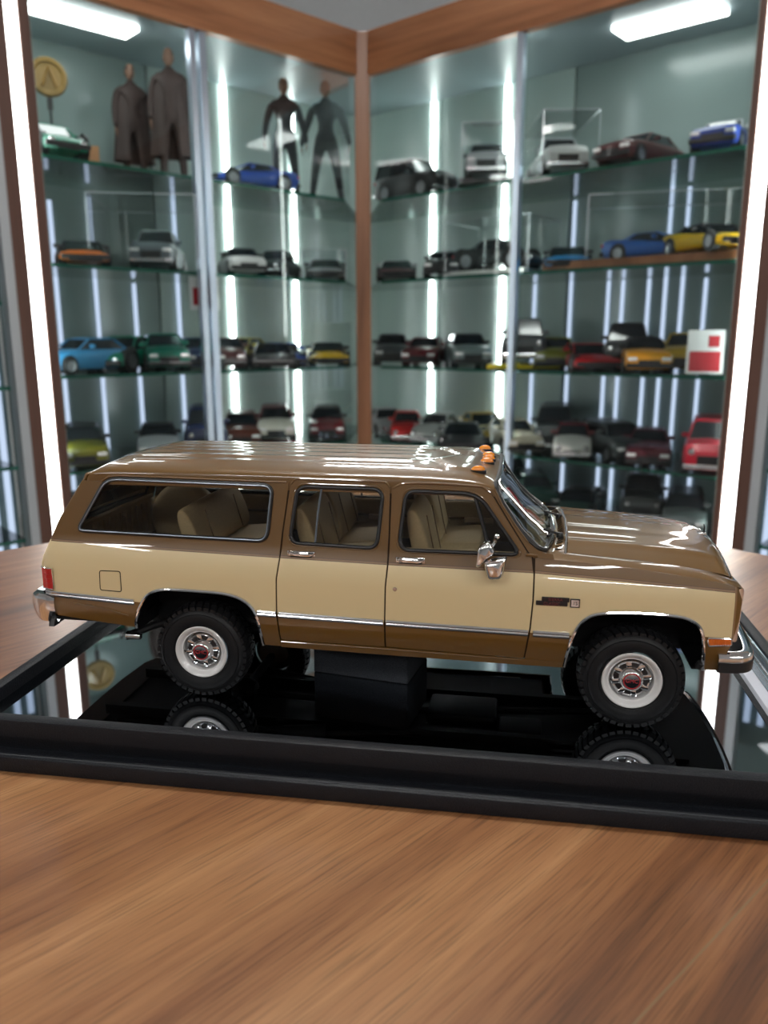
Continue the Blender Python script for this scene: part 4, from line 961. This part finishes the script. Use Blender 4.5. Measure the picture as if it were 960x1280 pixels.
def seat(name, x, y, w, recl=14, h=27, zb=51, bench=14, rest=True, mat='tan_vinyl'):
    mb = MB(K)
    mb.box((x + 12, y, zb + 6), (26, w, 9), mat, bev=2.5, rot=Matrix.Rotation(R(-4), 3, 'Y'))
    s = mb.build(name, None, CAR, True)
    mb = MB(K); t = R(recl)
    prof = [(0, 0), (7.5, 0), (7.8, h * .45), (6.6, h * .8), (4.6, h * .97), (2.2, h), (.4, h * .93), (-.6, h * .6)]
    n = len(prof); secs = [(-w / 2, .82, .93), (-w / 2 + 1.2, .95, .985), (-w / 2 + 4, 1, 1), (w / 2 - 4, 1, 1), (w / 2 - 1.2, .95, .985), (w / 2, .82, .93)]
    vs = []
    for yy, k, kz in secs:
        for px, pz in prof:
            px2 = 3.6 + (px - 3.6) * k; pz2 = pz * kz
            vs.append((x + px2 * cos(t) - pz2 * sin(t), y + yy, zb + 8 + pz2 * cos(t) + px2 * sin(t)))
    fs = [(j * n + i, j * n + (i + 1) % n, (j + 1) * n + (i + 1) % n, (j + 1) * n + i) for j in range(len(secs) - 1) for i in range(n)] + [tuple(range(n)), tuple(range((len(secs) - 1) * n, len(secs) * n))]
    mb.add(vs, fs, mat); o = mb.build('seat_back', None, s, True, ang=70); md = o.modifiers.new('s', 'SUBSURF'); md.levels = 1; md.render_levels = 2
    mb = MB(K)
    for q in (-.5, .5):
        mb.tube([(x + 7.9 * cos(t) - h * v * sin(t), y + q * w * .55, zb + 8 + h * v * cos(t) + 7.9 * sin(t)) for v in (.1, .5, .8)], .3, 'tan_dark', 5)
    mb.build('seat_piping', None, s)
    return s
seat('bucket_seat', 94, -24, 38, 12, 29, 50); seat('bucket_seat', 94, 24, 38, 12, 29, 50)
seat('bench_seat', 46, -22, 42, 14, 28, 50); seat('bench_seat', 46, 22, 42, 14, 28, 50)
seat('rear_bench', -10, -4, 68, 16, 24, 50)
# folded seat cushion and round spare-wheel cover seen through the long rear window
mb = MB(K); mb.lathe([(0, -5.5), (15, -5.5), (18, -4), (19.2, -1.5), (19.2, 1.5), (18, 4), (16, 5.2), (10, 5.5), (0, 5.0)], (-42, 34, 61), 'Y', 40, 'tan_vinyl', -1); sp = mb.build('spare_wheel_cover', None, CAR, True, ang=50)
mb = MB(K); mb.tube([(-42 + 17.8 * cos(a), 31.0, 61 + 17.8 * sin(a)) for a in frange(0, 2 * pi, 33)[:-1]], .5, 'tan_dark', 6, True); mb.build('cover_seam', None, sp, True)
# steering wheel and dash
mb = MB(K); cc = Vector((126, 22, 70)); t = R(35)
ring = [tuple(cc + Vector((-10 * sin(a) * sin(t) * 1.0, 10.5 * cos(a), 10 * sin(a) * cos(t)))) for a in frange(0, 2 * pi, 33)[:-1]]
mb.tube(ring, .7, 'tan_dark', 6, True)
for a in (0, pi, -pi / 2): mb.tube([tuple(cc), tuple(cc + Vector((-10 * sin(a) * sin(t), 10.5 * cos(a), 10 * sin(a) * cos(t))))], .6, 'tan_dark', 5)
mb.tube([tuple(cc), (140, 22, 62)], 1.2, 'tan_dark', 8); mb.build('steering_wheel', None, CAR, True)
mb = MB(K); mb.box((141, 0, 65.5), (11, 98, 9), 'tan_dark', bev=2); mb.box((144, 0, 70), (9, 96, 2), 'tan_light', bev=.8); mb.build('dashboard', None, CAR, True)
mb = MB(K); mb.box((127.5, 0, 95), (1.2, 11, 3), 'black_trim', bev=.5); mb.tube([(129, 0, 98), (128, 0, 95.5)], .4, 'chrome', 6); mb.build('rear_view_mirror', None, CAR, True)
# ------------------------------------------------------------------ things on the cabinet shelves
paints = {}
def paint(c, rough=.38):
    k = tuple(c)
    if k not in paints: paints[k] = principled('model_paint_%d' % len(paints), c, rough, 0, 0.15)
    return paints[k]
principled('model_window', (0.02, 0.025, 0.03), 0.12, 0, .5); principled('model_wheel', (.35, .36, .38), .3, .8)
KIND = {  # length, width, height, belt profile, cabin (x0 rear foot, x1 rear top, x2 front top, x3 front foot), wheel radius, wheel x
 'super':  (.250, .112, .064, [(-1, .046), (-.9, .052), (-.3, .047), (.1, .041), (.6, .035), (.92, .024), (1, .015)], (-.62, -.28, .10, .52), .0185, (-.60, .62)),
 'sedan':  (.255, .100, .078, [(-1, .040), (-.96, .052), (-.4, .053), (.35, .052), (.9, .046), (1, .034)], (-.68, -.40, .08, .40), .0180, (-.58, .62)),
 'wagon':  (.250, .102, .088, [(-1, .048), (-.97, .060), (.4, .058), (.9, .053), (1, .040)], (-.96, -.80, .16, .46), .0200, (-.60, .62)),
 'offroad':(.250, .108, .112, [(-1, .058), (-.98, .070), (.3, .070), (.93, .066), (1, .050)], (-.97, -.92, .18, .34), .0250, (-.58, .60)),
 'pickup': (.285, .108, .104, [(-1, .060), (-.99, .066), (.3, .066), (.93, .062), (1, .048)], (-.22, -.14, .20, .42), .0240, (-.58, .62)),
 'classic':(.225, .092, .080, [(-1, .030), (-.85, .046), (-.4, .052), (.3, .052), (.8, .046), (1, .030)], (-.60, -.30, .12, .36), .0180, (-.58, .60)),
 'buggy':  (.240, .104, .082, [(-1, .045), (-.9, .062), (-.3, .058), (.3, .050), (.9, .040), (1, .024)], (-.55, -.20, .15, .45), .0260, (-.60, .62)),
}
def make_model(kind, col, name, label, group, roofcol=None, dark=(.012, .012, .013)):
    Ln, W, H, bp, cabn, wr, wx = KIND[kind]; hl = Ln / 2; hw = W / 2
    e = empty(name, (0, 0, 0), 0, label, 'model car', group)
    pm = paint(col); dk = paint(dark, .5); z0 = wr * .55
    mb = MB(1)
    st = [-1, -.985, -.93, -.8, -.6, -.4, -.2, 0, .2, .4, .6, .8, .93, .985, 1]
    def sec(t):
        b = lin(bp, t); w = hw * (1 - .10 * max(0, abs(t) - .75) / .25 - .05 * (abs(t) > .98)); zb = z0 + (.006 if abs(t) > .93 else 0)
        return [(w * .9, zb), (w, zb + (b - zb) * .25), (w, zb + (b - zb) * .62), (w * .97, zb + (b - zb) * .86), (w * .86, b), (w * .45, b + .002), (0, b + .003)]
    ring = []
    for t in st:
        s_ = sec(t); ring.append([(t * hl, y, z) for y, z in s_] + [(t * hl, -y, z) for y, z in reversed(s_[:-1])])
    m = len(ring[0]); vs = [p for r_ in ring for p in r_]
    fs = [(i * m + k, i * m + (k + 1) % m, (i + 1) * m + (k + 1) % m, (i + 1) * m + k) for i in range(len(st) - 1) for k in range(m)] + [tuple(range(m)), tuple(range((len(st) - 1) * m, len(st) * m))]
    mb.add(vs, fs, pm); body = mb.build('body', None, e, smooth=True, ang=40)
    # cabin: glass sides and a painted roof
    a, b, c, d_ = [v * hl for v in cabn]; zb = lin(bp, (cabn[0] + cabn[3]) / 2) + .001; w0 = hw * .86; w1 = hw * .66
    foot = [(a, -w0), (d_, -w0), (d_, w0), (a, w0)]; topp = [(b, -w1), (c, -w1), (c, w1), (b, w1)]
    def mixp(t): return [(p[0] + (q[0] - p[0]) * t, p[1] + (q[1] - p[1]) * t) for p, q in zip(foot, topp)]
    mb = MB(1); mb.prism(mixp(0), zb - .012, zb + (H - zb) * .86, 'model_window', top=mixp(.9)); mb.build('cabin_glass', None, e)
    mb = MB(1); rc = paint(roofcol) if roofcol else pm
    mb.prism(mixp(.9), zb + (H - zb) * .86, H, rc, top=[(p[0] * .96 + (b + c) / 2 * .04, p[1] * .86) for p in topp])
    for i in range(4):
        p, q = foot[i], mixp(.92)[i]; mb.tube([(p[0], p[1], zb - .002), (q[0], q[1], zb + (H - zb) * .88)], .0022, rc, 5)
    mb.build('roof', None, e)
    for sx in wx:
        for s in (-1, 1):
            mb = MB(1); x = sx * hl
            mb.lathe([(wr * 1.22, -.004), (wr * 1.22, .0006), (wr * .9, .0006)], (x, s * hw, wr * 1.05), 'Y', 20, dk, s)
            mb.lathe([(0, -.018), (wr, -.018), (wr, .0), (wr * .9, .002), (wr * .68, .0022)], (x, s * hw, wr), 'Y', 20, dk, s)
            w = mb.build('wheel', None, e)
            mb = MB(1); mb.lathe([(wr * .68, .0022), (wr * .62, .001), (wr * .2, .0), (0, .002)], (x, s * hw, wr), 'Y', 14, 'model_wheel', s); mb.build('rim', None, w)
    # nose: grille, lamps, bumper; tail lamps
    zn = lin(bp, .97); lamp = 'white_paint'
    mb = MB(1); mb.box((hl * 1.0, 0, zn * .62), (.006, hw * (.9 if kind != 'super' else 1.3), zn * .32), dk, bev=.001); mb.build('grille', None, e)
    for s in (-1, 1):
        mb = MB(1)
        if kind in ('offroad', 'classic', 'buggy'): mb.lathe([(0, .006), (.006, .005), (.0075, .002), (.0075, -.008)], (hl * .97, s * hw * .66, zn * .85 + .003), 'X', 16, 'chrome_soft')
        else: mb.box((hl * .96, s * hw * .70, zn * .80 + .002), (.016, hw * .40, .008), lamp, bev=.002)
        mb.build('headlamp', None, e)
        mb = MB(1); mb.box((-hl * .985, s * hw * .70, lin(bp, -.97) * .82), (.008, hw * .34, .008), 'red_lens', bev=.001); mb.build('tail_lamp', None, e)
        mb = MB(1); mb.box((c + .006, s * (hw * .98), zb + .006), (.007, .016, .009), rc, bev=.002); mb.build('wing_mirror', None, e)
    for s in (-1, 1):
        mb = MB(1); mb.box((s * hl * .985, 0, z0 + .008), (.012, W * .94, .010), 'chrome_soft' if kind in ('classic', 'offroad', 'pickup') else dk, bev=.002); mb.build('bumper', None, e)
    return e
def put(run, shelf, s, d, yaw, e, lift=0.0, sc=1.0):
    x, y = run.p(s, d); e.location = (x, y, CAMZ + SHELF[shelf] + lift + .0002); e.scale = (sc, sc, sc)
    e.rotation_euler = (0, 0, math.atan2(-y, -x) + R(yaw)); return e
SN = ['top', 'second', 'third', 'fourth', 'bottom']
BLK = (.015, .016, .018); SIL = (.42, .44, .46); WHT = (.70, .70, .69); RED = (.42, .012, .015); DRD = (.13, .012, .018); YEL = (.80, .50, .005); ORG = (.72, .17, .02)
BLU = (.012, .07, .42); LBL = (.05, .28, .55); GRN = (.005, .20, .12); GRY = (.10, .12, .14); GLD = (.42, .28, .04); OLV = (.15, .15, .015)
CARS = [ # run, shelf, s, d, yaw, kind, colour, name, label, roof
 ('L', 0, .815, .13, 20, 'buggy', GRN, 'green model car at the left end of the top shelf'),
 ('L', 0, .292, .10, -62, 'super', BLU, 'blue low sports model at the feet of the dark figurines'),
 ('L', 1, .750, .15, 4, 'super', ORG, 'orange model car with a black roof, left end of the second shelf', BLK),
 ('L', 1, .545, .15, -8, 'pickup', GRY, 'tall dark grey model truck on the second shelf'),
 ('L', 1, .305, .14, 10, 'sedan', WHT, 'white model car with a black roof beside the aluminium stile', BLK),
 ('L', 1, .180, .14, -18, 'classic', BLK, 'small black model car between the white and silver cars', None),
 ('L', 1, .012, .13, 0, 'super', SIL, 'silver model car in a clear case left of the corner post', BLK),
 ('L', 2, .770, .13, -52, 'sedan', LBL, 'light blue model car, left end of the third shelf', None),
 ('L', 2, .640, .17, -30, 'buggy', GRN, 'green model car with raised rear behind the light blue car', None),
 ('L', 2, .555, .14, 6, 'wagon', (.01, .16, .11), 'dark teal-green rally model in the middle of the third shelf', None),
 ('L', 2, .445, .15, 8, 'sedan', (.01, .02, .07), 'navy model car half hidden by the aluminium stile'),
 ('L', 2, .375, .12, 0, 'sedan', (.06, .02, .02), 'nearly black model car left of the yellow and black one'),
 ('L', 2, .290, .18, -24, 'sedan', (.45, .38, .06), 'dull yellow model car behind a black one', None),
 ('L', 2, .262, .06, 0, 'super', BLK, 'low black model car in front of the dull yellow one', None),
 ('L', 2, .176, .14, 6, 'super', BLU, 'bright blue sports model on the third shelf', None),
 ('L', 2, .010, .13, 4, 'super', YEL, 'yellow sports model with a black roof left of the corner post', BLK),
 ('L', 3, .790, .13, 0, 'wagon', OLV, 'olive-yellow model car with a black roof, lower left', BLK),
 ('L', 3, .585, .14, 0, 'sedan', SIL, 'grey model car on the fourth shelf of the left cabinet', BLK),
 ('L', 3, .440, .14, 0, 'offroad', (.01, .02, .08), 'boxy navy model behind the aluminium stile'),
 ('L', 3, .210, .13, 0, 'wagon', (.60, .58, .50), 'cream rally model car standing on a red stand', DRD),
 ('L', 3, .310, .16, 0, 'wagon', (.10, .03, .02), 'dark brown model car left of the cream rally model', None),
 ('L', 3, .015, .13, 0, 'wagon', DRD, 'dark red model car left of the corner post, fourth shelf', BLK),
 ('R', 0, .060, .13, 46, 'offroad', BLK, 'black boxy off-road model right of the corner post', None),
 ('R', 0, .300, .14, 0, 'pickup', SIL, 'silver pickup model on a black stand', GRY),
 ('R', 0, .508, .15, 12, 'pickup', WHT, 'pale grey truck model beside the right-hand stile', SIL),
 ('R', 0, .745, .13, -32, 'sedan', (.07, .012, .012), 'dark maroon model saloon high on the right cabinet', None),
 ('R', 0, .935, .14, -12, 'sedan', (.02, .05, .30), 'dark blue rally model at the right end of the top shelf', SIL),
 ('R', 1, -.010, .13, 0, 'super', (.12, .03, .035), 'dark model car with red flanks right of the corner post', SIL),
 ('R', 1, .170, .13, -4, 'sedan', BLK, 'black model car behind the first bright strip, second shelf', None),
 ('R', 1, .355, .13, 60, 'buggy', BLK, 'open black model car on a white stand', None),
 ('R', 1, .560, .14, 0, 'super', (.02, .30, .70), 'sky blue model car with a black roof, second shelf', BLK),
 ('R', 1, .785, .17, 62, 'super', (.02, .12, .45), 'blue low model car on the wooden plank', None),
 ('R', 1, .935, .10, 34, 'super', YEL, 'bright yellow winged model car on the wooden plank', BLK),
 ('R', 2, -.035, .14, 0, 'wagon', (.05, .055, .06), 'charcoal model car nearest the corner post, third shelf', None),
 ('R', 2, .100, .14, -10, 'sedan', DRD, 'dark red model car between the charcoal and grey-green cars', None),
 ('R', 2, .255, .13, 8, 'wagon', (.16, .20, .20), 'grey-green model coupe in the middle of the third shelf', BLK),
 ('R', 2, .440, .14, 0, 'offroad', (.06, .065, .07), 'dark grey off-road model standing on a yellow stand', None),
 ('R', 2, .520, .17, 0, 'sedan', OLV, 'olive model car behind the right-hand stile, third shelf', None),
 ('R', 2, .640, .12, 14, 'super', RED, 'red sports model on the third shelf', None),
 ('R', 2, .700, .22, 0, 'offroad', BLK, 'black model towering behind the red sports model', None),
 ('R', 2, .785, .13, 6, 'sedan', (.62, .28, .02), 'orange-yellow model car with a black grille, third shelf', BLK),
 ('R', 2, .862, .20, 0, 'wagon', GLD, 'gold model car left of the red and white card', None),
 ('R', 3, -.060, .14, 12, 'classic', SIL, 'silver classic model right of the corner post, fourth shelf', None),
 ('R', 3, .058, .10, 0, 'classic', (.55, .03, .03), 'small red classic model on the fourth shelf', None),
 ('R', 3, .165, .12, -20, 'classic', (.50, .52, .50), 'pale grey classic model right of the small red one', None),
 ('R', 3, .265, .20, 18, 'buggy', GLD, 'gold open model car at the back of the fourth shelf', None),
 ('R', 3, .290, .07, 0, 'super', BLK, 'black model car in front of the gold one', None),
 ('R', 3, .425, .12, 16, 'sedan', (.55, .50, .38), 'cream model car above the hood of the wagon', None),
 ('R', 3, .500, .22, 0, 'offroad', (.05, .06, .06), 'dark off-road model behind the cream one', None),
 ('R', 3, .610, .12, 0, 'classic', (.60, .60, .56), 'white model car at the lower right of the stile', DRD),
 ('R', 3, .715, .15, 24, 'wagon', (.03, .04, .04), 'black model car right of the white one, fourth shelf', None),
 ('R', 3, .810, .14, 0, 'sedan', (.10, .02, .03), 'maroon model car on the fourth shelf of the right cabinet', None),
 ('R', 3, .965, .13, 0, 'offroad', (.50, .01, .03), 'bright red boxy model at the right end of the fourth shelf', None),
 ('R', 4, .360, .20, 20, 'offroad', (.02, .05, .045), 'dark green model on the bottom shelf behind the windshield', None),
 ('R', 4, .500, .12, 10, 'wagon', (.02, .06, .05), 'deep green model wagon on the bottom shelf', None),
 ('R', 4, .640, .12, -10, 'super', (.04, .08, .07), 'low dark green model on the bottom shelf', BLK),
 ('R', 4, .780, .20, 0, 'offroad', (.03, .035, .035), 'black classic model on the bottom shelf', None),
 ('R', 4, .920, .12, 0, 'wagon', (.10, .12, .12), 'dark grey model at the right end of the bottom shelf', BLK),
 ('L', 4, .800, .12, 0, 'sedan', (.02, .06, .05), 'dark green model low behind the rear of the wagon', None),
]
RUN = {'L': RL, 'R': RR}
for row in CARS:
    rn, sh, s, d, yaw, kind, col, lab = row[:8]; rf = row[8] if len(row) > 8 else None
    lift = 0.0
    if 'stand' in lab.split() and ('on a' in lab): lift = .014
    if 'plank' in lab: lift = .020
    if 'wheel' in lab: lift = 0
    put(RUN[rn], sh, s, d, yaw, make_model(kind, col, 'toy_car', lab, ('left' if rn == 'L' else 'right') + ' cabinet ' + SN[sh] + ' shelf cars', rf), lift, 1.07 if sh in (2, 3) else 1.0)
# stands
def stand(rn, sh, s, d, sx, sy, h, mat, yaw, lab, name='display_stand', cat='stand'):
    e = empty(name, (0, 0, 0), 0, lab, cat); mb = MB(1)
    mb.box((0, 0, h / 2), (sx, sy, h - .0006), mat, bev=min(.002, h / 4)); mb.build('slab', None, e)
    mb = MB(1); mb.box((0, 0, h * .12), (sx * 1.01, sy * 1.01, h * .2), 'black_trim'); mb.build('foot_rim', None, e)
    return put(RUN[rn], sh, s, d, yaw, e)
paint_y = paint((.72, .58, .01)); paint_r = paint((.55, .02, .03)); paint_k = paint((.012, .012, .013)); paint_w = paint((.72, .72, .68))
stand('R', 2, .440, .14, .23, .19, .0135, paint_y, 0, 'yellow display stand under the dark grey off-road model')
stand('R', 0, .300, .14, .29, .14, .0135, paint_k, 0, 'black display stand under the silver pickup model')
stand('R', 1, .355, .13, .25, .17, .0135, paint_w, 60, 'white display stand under the open black model car')
stand('L', 3, .210, .13, .22, .15, .0135, paint_r, 0, 'red display stand under the cream rally model car')
e = empty('wooden_plank', (0, 0, 0), 0, 'brown wooden plank carrying the blue and yellow low model cars', 'plank'); mb = MB(1)
mb.box((0, 0, .0095), (.50, .27, .0185), 'tan_dark', bev=.002); o = mb.build('board', None, e); o.data.materials[0] = W_POST
put(RR, 1, .80, .165, 0, e); e.rotation_euler = (0, 0, RR.a)
# clear dust covers over some models: five thin sheets with pale edges
def cover(rn, sh, s, d, yaw, L_, W_, H_, lab, lift=0.0):
    e = empty('clear_display_case', (0, 0, 0), 0, lab, 'display case', 'clear cases over models'); a, b = L_ / 2, W_ / 2
    for vs in ([(-a, -b, 0), (a, -b, 0), (a, -b, H_), (-a, -b, H_)], [(-a, b, 0), (a, b, 0), (a, b, H_), (-a, b, H_)], [(a, -b, 0), (a, b, 0), (a, b, H_), (a, -b, H_)], [(-a, -b, 0), (-a, b, 0), (-a, b, H_), (-a, -b, H_)], [(-a, -b, H_), (a, -b, H_), (a, b, H_), (-a, b, H_)]):
        mb = MB(1); mb.add(vs, [(0, 1, 2, 3)], 'acrylic'); mb.build('pane', None, e)
    mb = MB(1); r = .0011
    for x in (-a, a):
        for y in (-b, b): mb.tube([(x, y, 0), (x, y, H_)], r, 'case_edge', 5)
        mb.tube([(x, -b, H_), (x, b, H_)], r, 'case_edge', 5)
    for y in (-b, b): mb.tube([(-a, y, H_), (a, y, H_)], r, 'case_edge', 5)
    mb.build('case_edges', None, e); return put(RUN[rn], sh, s, d, yaw, e, lift)
cover('L', 1, .012, .135, 0, .27, .125, .082, 'clear case over the silver model left of the corner post')
cover('R', 0, .300, .145, 0, .30, .13, .145, 'tall clear case over the silver pickup model')
cover('R', 0, .508, .155, 12, .30, .135, .14, 'tall clear case over the pale grey truck model')
cover('R', 1, .355, .145, 60, .26, .18, .145, 'clear case over the open black model car')
cover('R', 1, .800, .170, 4, .22, .36, .14, 'wide clear case standing over the wooden plank', .0195)
cover('L', 1, .560, .155, -8, .30, .25, .17, 'wide clear case over the tall dark grey truck')
# figurines: one continuous body each, plain dark clothing
principled('suit_dark', (.006, .007, .010), .6); principled('coat_brown', (.030, .014, .011), .7); principled('skin_tone', (.22, .12, .08), .6); principled('hair_dark', (.01, .008, .007), .6)
def figurine(lab, body_mat, h=.335, arm=.18, leg=.13, coat=False, yaw=0, rn='L', s=.1, d=.1, group=None):
    e = empty('figurine', (0, 0, 0), 0, lab, 'figurine', group)
    k = h / 1.86
    J = [((0, 0, .98), .150, .115), ((0, 0, 1.12), .130, .10), ((0, 0, 1.30), .175, .115), ((0, 0, 1.44), .165, .10), ((0, 0, 1.55), .065, .065), ((0, 0, 1.62), .06, .06)]
    V = [j[0] for j in J]; RAD = [(j[1], j[2]) for j in J]; E = [(i, i + 1) for i in range(len(J) - 1)]
    for sg in (-1, 1):
        b = len(V); V += [(0, sg * .10, .90), (.01, sg * (.10 + leg * .55), .52), (-.01, sg * (.10 + leg), .10), (.10, sg * (.12 + leg), .035)]; RAD += [(.095, .095), (.062, .065), (.042, .045), (.035, .03)]
        E += [(0, b), (b, b + 1), (b + 1, b + 2), (b + 2, b + 3)]
        b = len(V); V += [(0, sg * .215, 1.44), (-.01, sg * (.25 + arm * .5), 1.17), (.05, sg * (.25 + arm), .93), (.07, sg * (.25 + arm), .86)]; RAD += [(.070, .065), (.050, .050), (.036, .036), (.034, .028)]
        E += [(3, b), (b, b + 1), (b + 1, b + 2), (b + 2, b + 3)]
    def skin(name, V, E, RAD, mat, root=0):
        me = bpy.data.meshes.new(name); me.from_pydata([tuple(c * k for c in v) for v in V], E, []); me.materials.append(M[mat])
        o = bpy.data.objects.new(name, me); link(o, e)
        md = o.modifiers.new('skin', 'SKIN'); md.use_smooth_shade = True
        sv = me.skin_vertices[0].data
        for i, r_ in enumerate(RAD): sv[i].radius = (r_[0] * k * 1.22, r_[1] * k * 1.22); sv[i].use_root = (i == root)
        s2 = o.modifiers.new('sub', 'SUBSURF'); s2.levels = 1; s2.render_levels = 1; return o
    skin('body', V, E, RAD, body_mat)
    # hands: palm, four fingers and thumb
    for sg in (-1, 1):
        hx, hy, hz = .07, sg * (.25 + arm), .84; mb = MB(k)
        mb.box((hx, hy, hz - .02), (.05, .028, .07), 'skin_tone', bev=.01)
        for q, ln in ((-.018, .055), (-.006, .065), (.006, .062), (.018, .05)): mb.tube([(hx + q, hy, hz - .05), (hx + q + .004, hy - sg * .008, hz - .05 - ln * .6), (hx + q + .010, hy - sg * .02, hz - .05 - ln)], [.008, .007, .005], 'skin_tone', 6)
        mb.tube([(hx + .02, hy, hz - .01), (hx + .042, hy - sg * .01, hz - .035), (hx + .044, hy - sg * .016, hz - .06)], [.009, .008, .006], 'skin_tone', 6)
        mb.build('hand', None, e, True)
    mb = MB(k); n = 14
    prof = [(.03, -.115), (.055, -.10), (.072, -.06), (.080, 0), (.082, .04), (.074, .09), (.045, .122), (.0, .13)]
    vs = []
    for r_, z in prof:
        for i in range(n):
            a = 2 * pi * i / n; vs.append(((r_ * 1.12 * cos(a)) + (.012 if cos(a) > .8 and abs(z + .02) < .05 else 0), r_ * .88 * sin(a), 1.735 + z))
    fs = [(j * n + i, j * n + (i + 1) % n, (j + 1) * n + (i + 1) % n, (j + 1) * n + i) for j in range(len(prof) - 1) for i in range(n)]
    mb.add(vs, fs, 'skin_tone')
    mb.tube([(.088, 0, 1.755), (.105, 0, 1.715), (.09, 0, 1.705)], .010, 'skin_tone', 6)
    for sg in (-1, 1): mb.box((.0, sg * .075, 1.73), (.03, .014, .05), 'skin_tone', bev=.005); mb.box((.082, sg * .03, 1.752), (.012, .022, .008), 'hair_dark')
    mb.box((.082, 0, 1.675), (.012, .04, .006), 'hair_dark'); hd = mb.build('head', None, e, True)
    mb = MB(k); mb.grid(lambda a, t: (-.012 + .097 * cos(a) * cos(t), .080 * sin(a) * cos(t), 1.775 + .095 * sin(t)), frange(0, 2 * pi, 17), frange(-.05, pi / 2, 7), 'hair_dark')
    mb.grid(lambda a, t: (-.02 + .092 * cos(a), .082 * sin(a), 1.70 + t), frange(pi * .55, pi * 1.45, 9), [0, .08], 'hair_dark'); mb.build('hair', None, e, True)
    if coat:
        mb = MB(k)
        def ck(a, t): rr = .20 + .10 * t + .012 * sin(a * 9) * t; return (rr * .62 * cos(a) - .01, rr * sin(a) * 1.15, 1.47 - 1.12 * t)
        mb.grid(ck, frange(.35, 2 * pi - .35, 33), frange(0, 1, 9), body_mat); mb.build('long_coat', None, e, True)
    return put(RUN[rn], 0, s, d, yaw, e)
figurine('dark-suited figurine standing behind the blue sports model', 'suit_dark', .312, .10, .09, rn='L', s=.150, d=.13, yaw=8)
figurine('dark-suited figurine with feet apart, nearest the corner post', 'suit_dark', .33, .14, .14, rn='L', s=.010, d=.12, yaw=-6)
figurine('figurine in a long brown coat, left of the aluminium stile', 'coat_brown', .31, .05, .05, True, rn='L', s=.500, d=.13, yaw=0)
figurine('shorter figurine in a brown coat behind the coated one', 'coat_brown', .285, .05, .05, True, rn='L', s=.555, d=.23, yaw=15)
# small boxes, cards and a disc standing in for a reflected plaque
e = empty('carton', (0, 0, 0), 0, 'small orange-brown carton beside the green model on the top shelf', 'box'); mb = MB(1); mb.box((0, 0, .022), (.06, .08, .044), paint((.62, .30, .13), .6)); mb.build('box_body', None, e)
mb = MB(1); mb.box((0, 0, .0445), (.061, .012, .001), 'tan_light'); mb.build('tape', None, e); put(RL, 0, .745, .12, 0, e)
def card(rn, sh, s, d, w, h, lab):
    e = empty('card_sign', (0, 0, 0), 0, lab, 'sign'); tl_ = Matrix.Rotation(R(-12), 3, 'Y')
    mb = MB(1); mb.box((0, 0, h / 2 + .002), (.002, w, h), 'white_paint', rot=tl_); mb.build('card', None, e)
    c = tl_ @ Vector((.0016, 0, -h * .22)); mb = MB(1); mb.box((c.x, c.y, c.z + h / 2 + .002), (.0008, w * .84, h * .46), 'red_print', rot=tl_); mb.build('red_block', None, e)
    mb = MB(1); c = tl_ @ Vector((.0016, w * .22, h * .24)); mb.box((c.x, c.y, c.z + h / 2 + .002), (.0008, w * .30, h * .26), 'red_print', rot=tl_); mb.build('red_emblem', None, e)
    mb = MB(1); mb.box((-.02, 0, h * .3), (.002, w * .4, h * .6), 'white_paint', rot=Matrix.Rotation(R(25), 3, 'Y')); mb.build('strut', None, e)
    return put(RUN[rn], sh, s, d, 0, e)
card('R', 2, .962, .05, .078, .098, 'white card with red print at the right end of the third shelf')
e = empty('hanging_card', (0, 0, 0), 0, 'white and red card hung inside the glass left of the stile', 'sign'); mb = MB(1); mb.box((0, 0, -.045), (.0016, .085, .08), 'white_paint'); mb.build('card', None, e)
mb = MB(1); mb.box((.001, 0, -.052), (.0008, .068, .042), 'red_print'); mb.build('red_block', None, e); put(RL, 1, .492, .024, 30, e, -.009)
e = empty('plaque_reflection', (0, 0, 0), 0, 'gold disc standing in for a plaque reflected in the glass at the far left', 'plaque')  # solid disc put where the glass only mirrors something in the room
mb = MB(1); mb.lathe([(0, .006), (.030, .006), (.033, .010), (.040, .010), (.043, .004), (.043, 0), (0, 0)], (0, 0, 0), 'X', 40, paint((.22, .13, .03), .4)); mb.build('disc', None, e, True)
mb = MB(1); mb.tube([(.010, -.015, -.02), (.012, 0, .02), (.010, .015, -.02)], .004, paint((.25, .13, .02)), 6); mb.box((0, 0, -.055), (.006, .012, .03), 'black_trim'); mb.build('emblem', None, e)
put(RL, 0, .775, .20, 10, e, .205)
mb = MB(1); mb.tube([(0, 0, -.205), (0, 0, -.04)], .003, 'black_trim', 6); mb.box((0, 0, -.2025), (.05, .05, .004), 'black_trim'); mb.build('stand_rod', None, e)
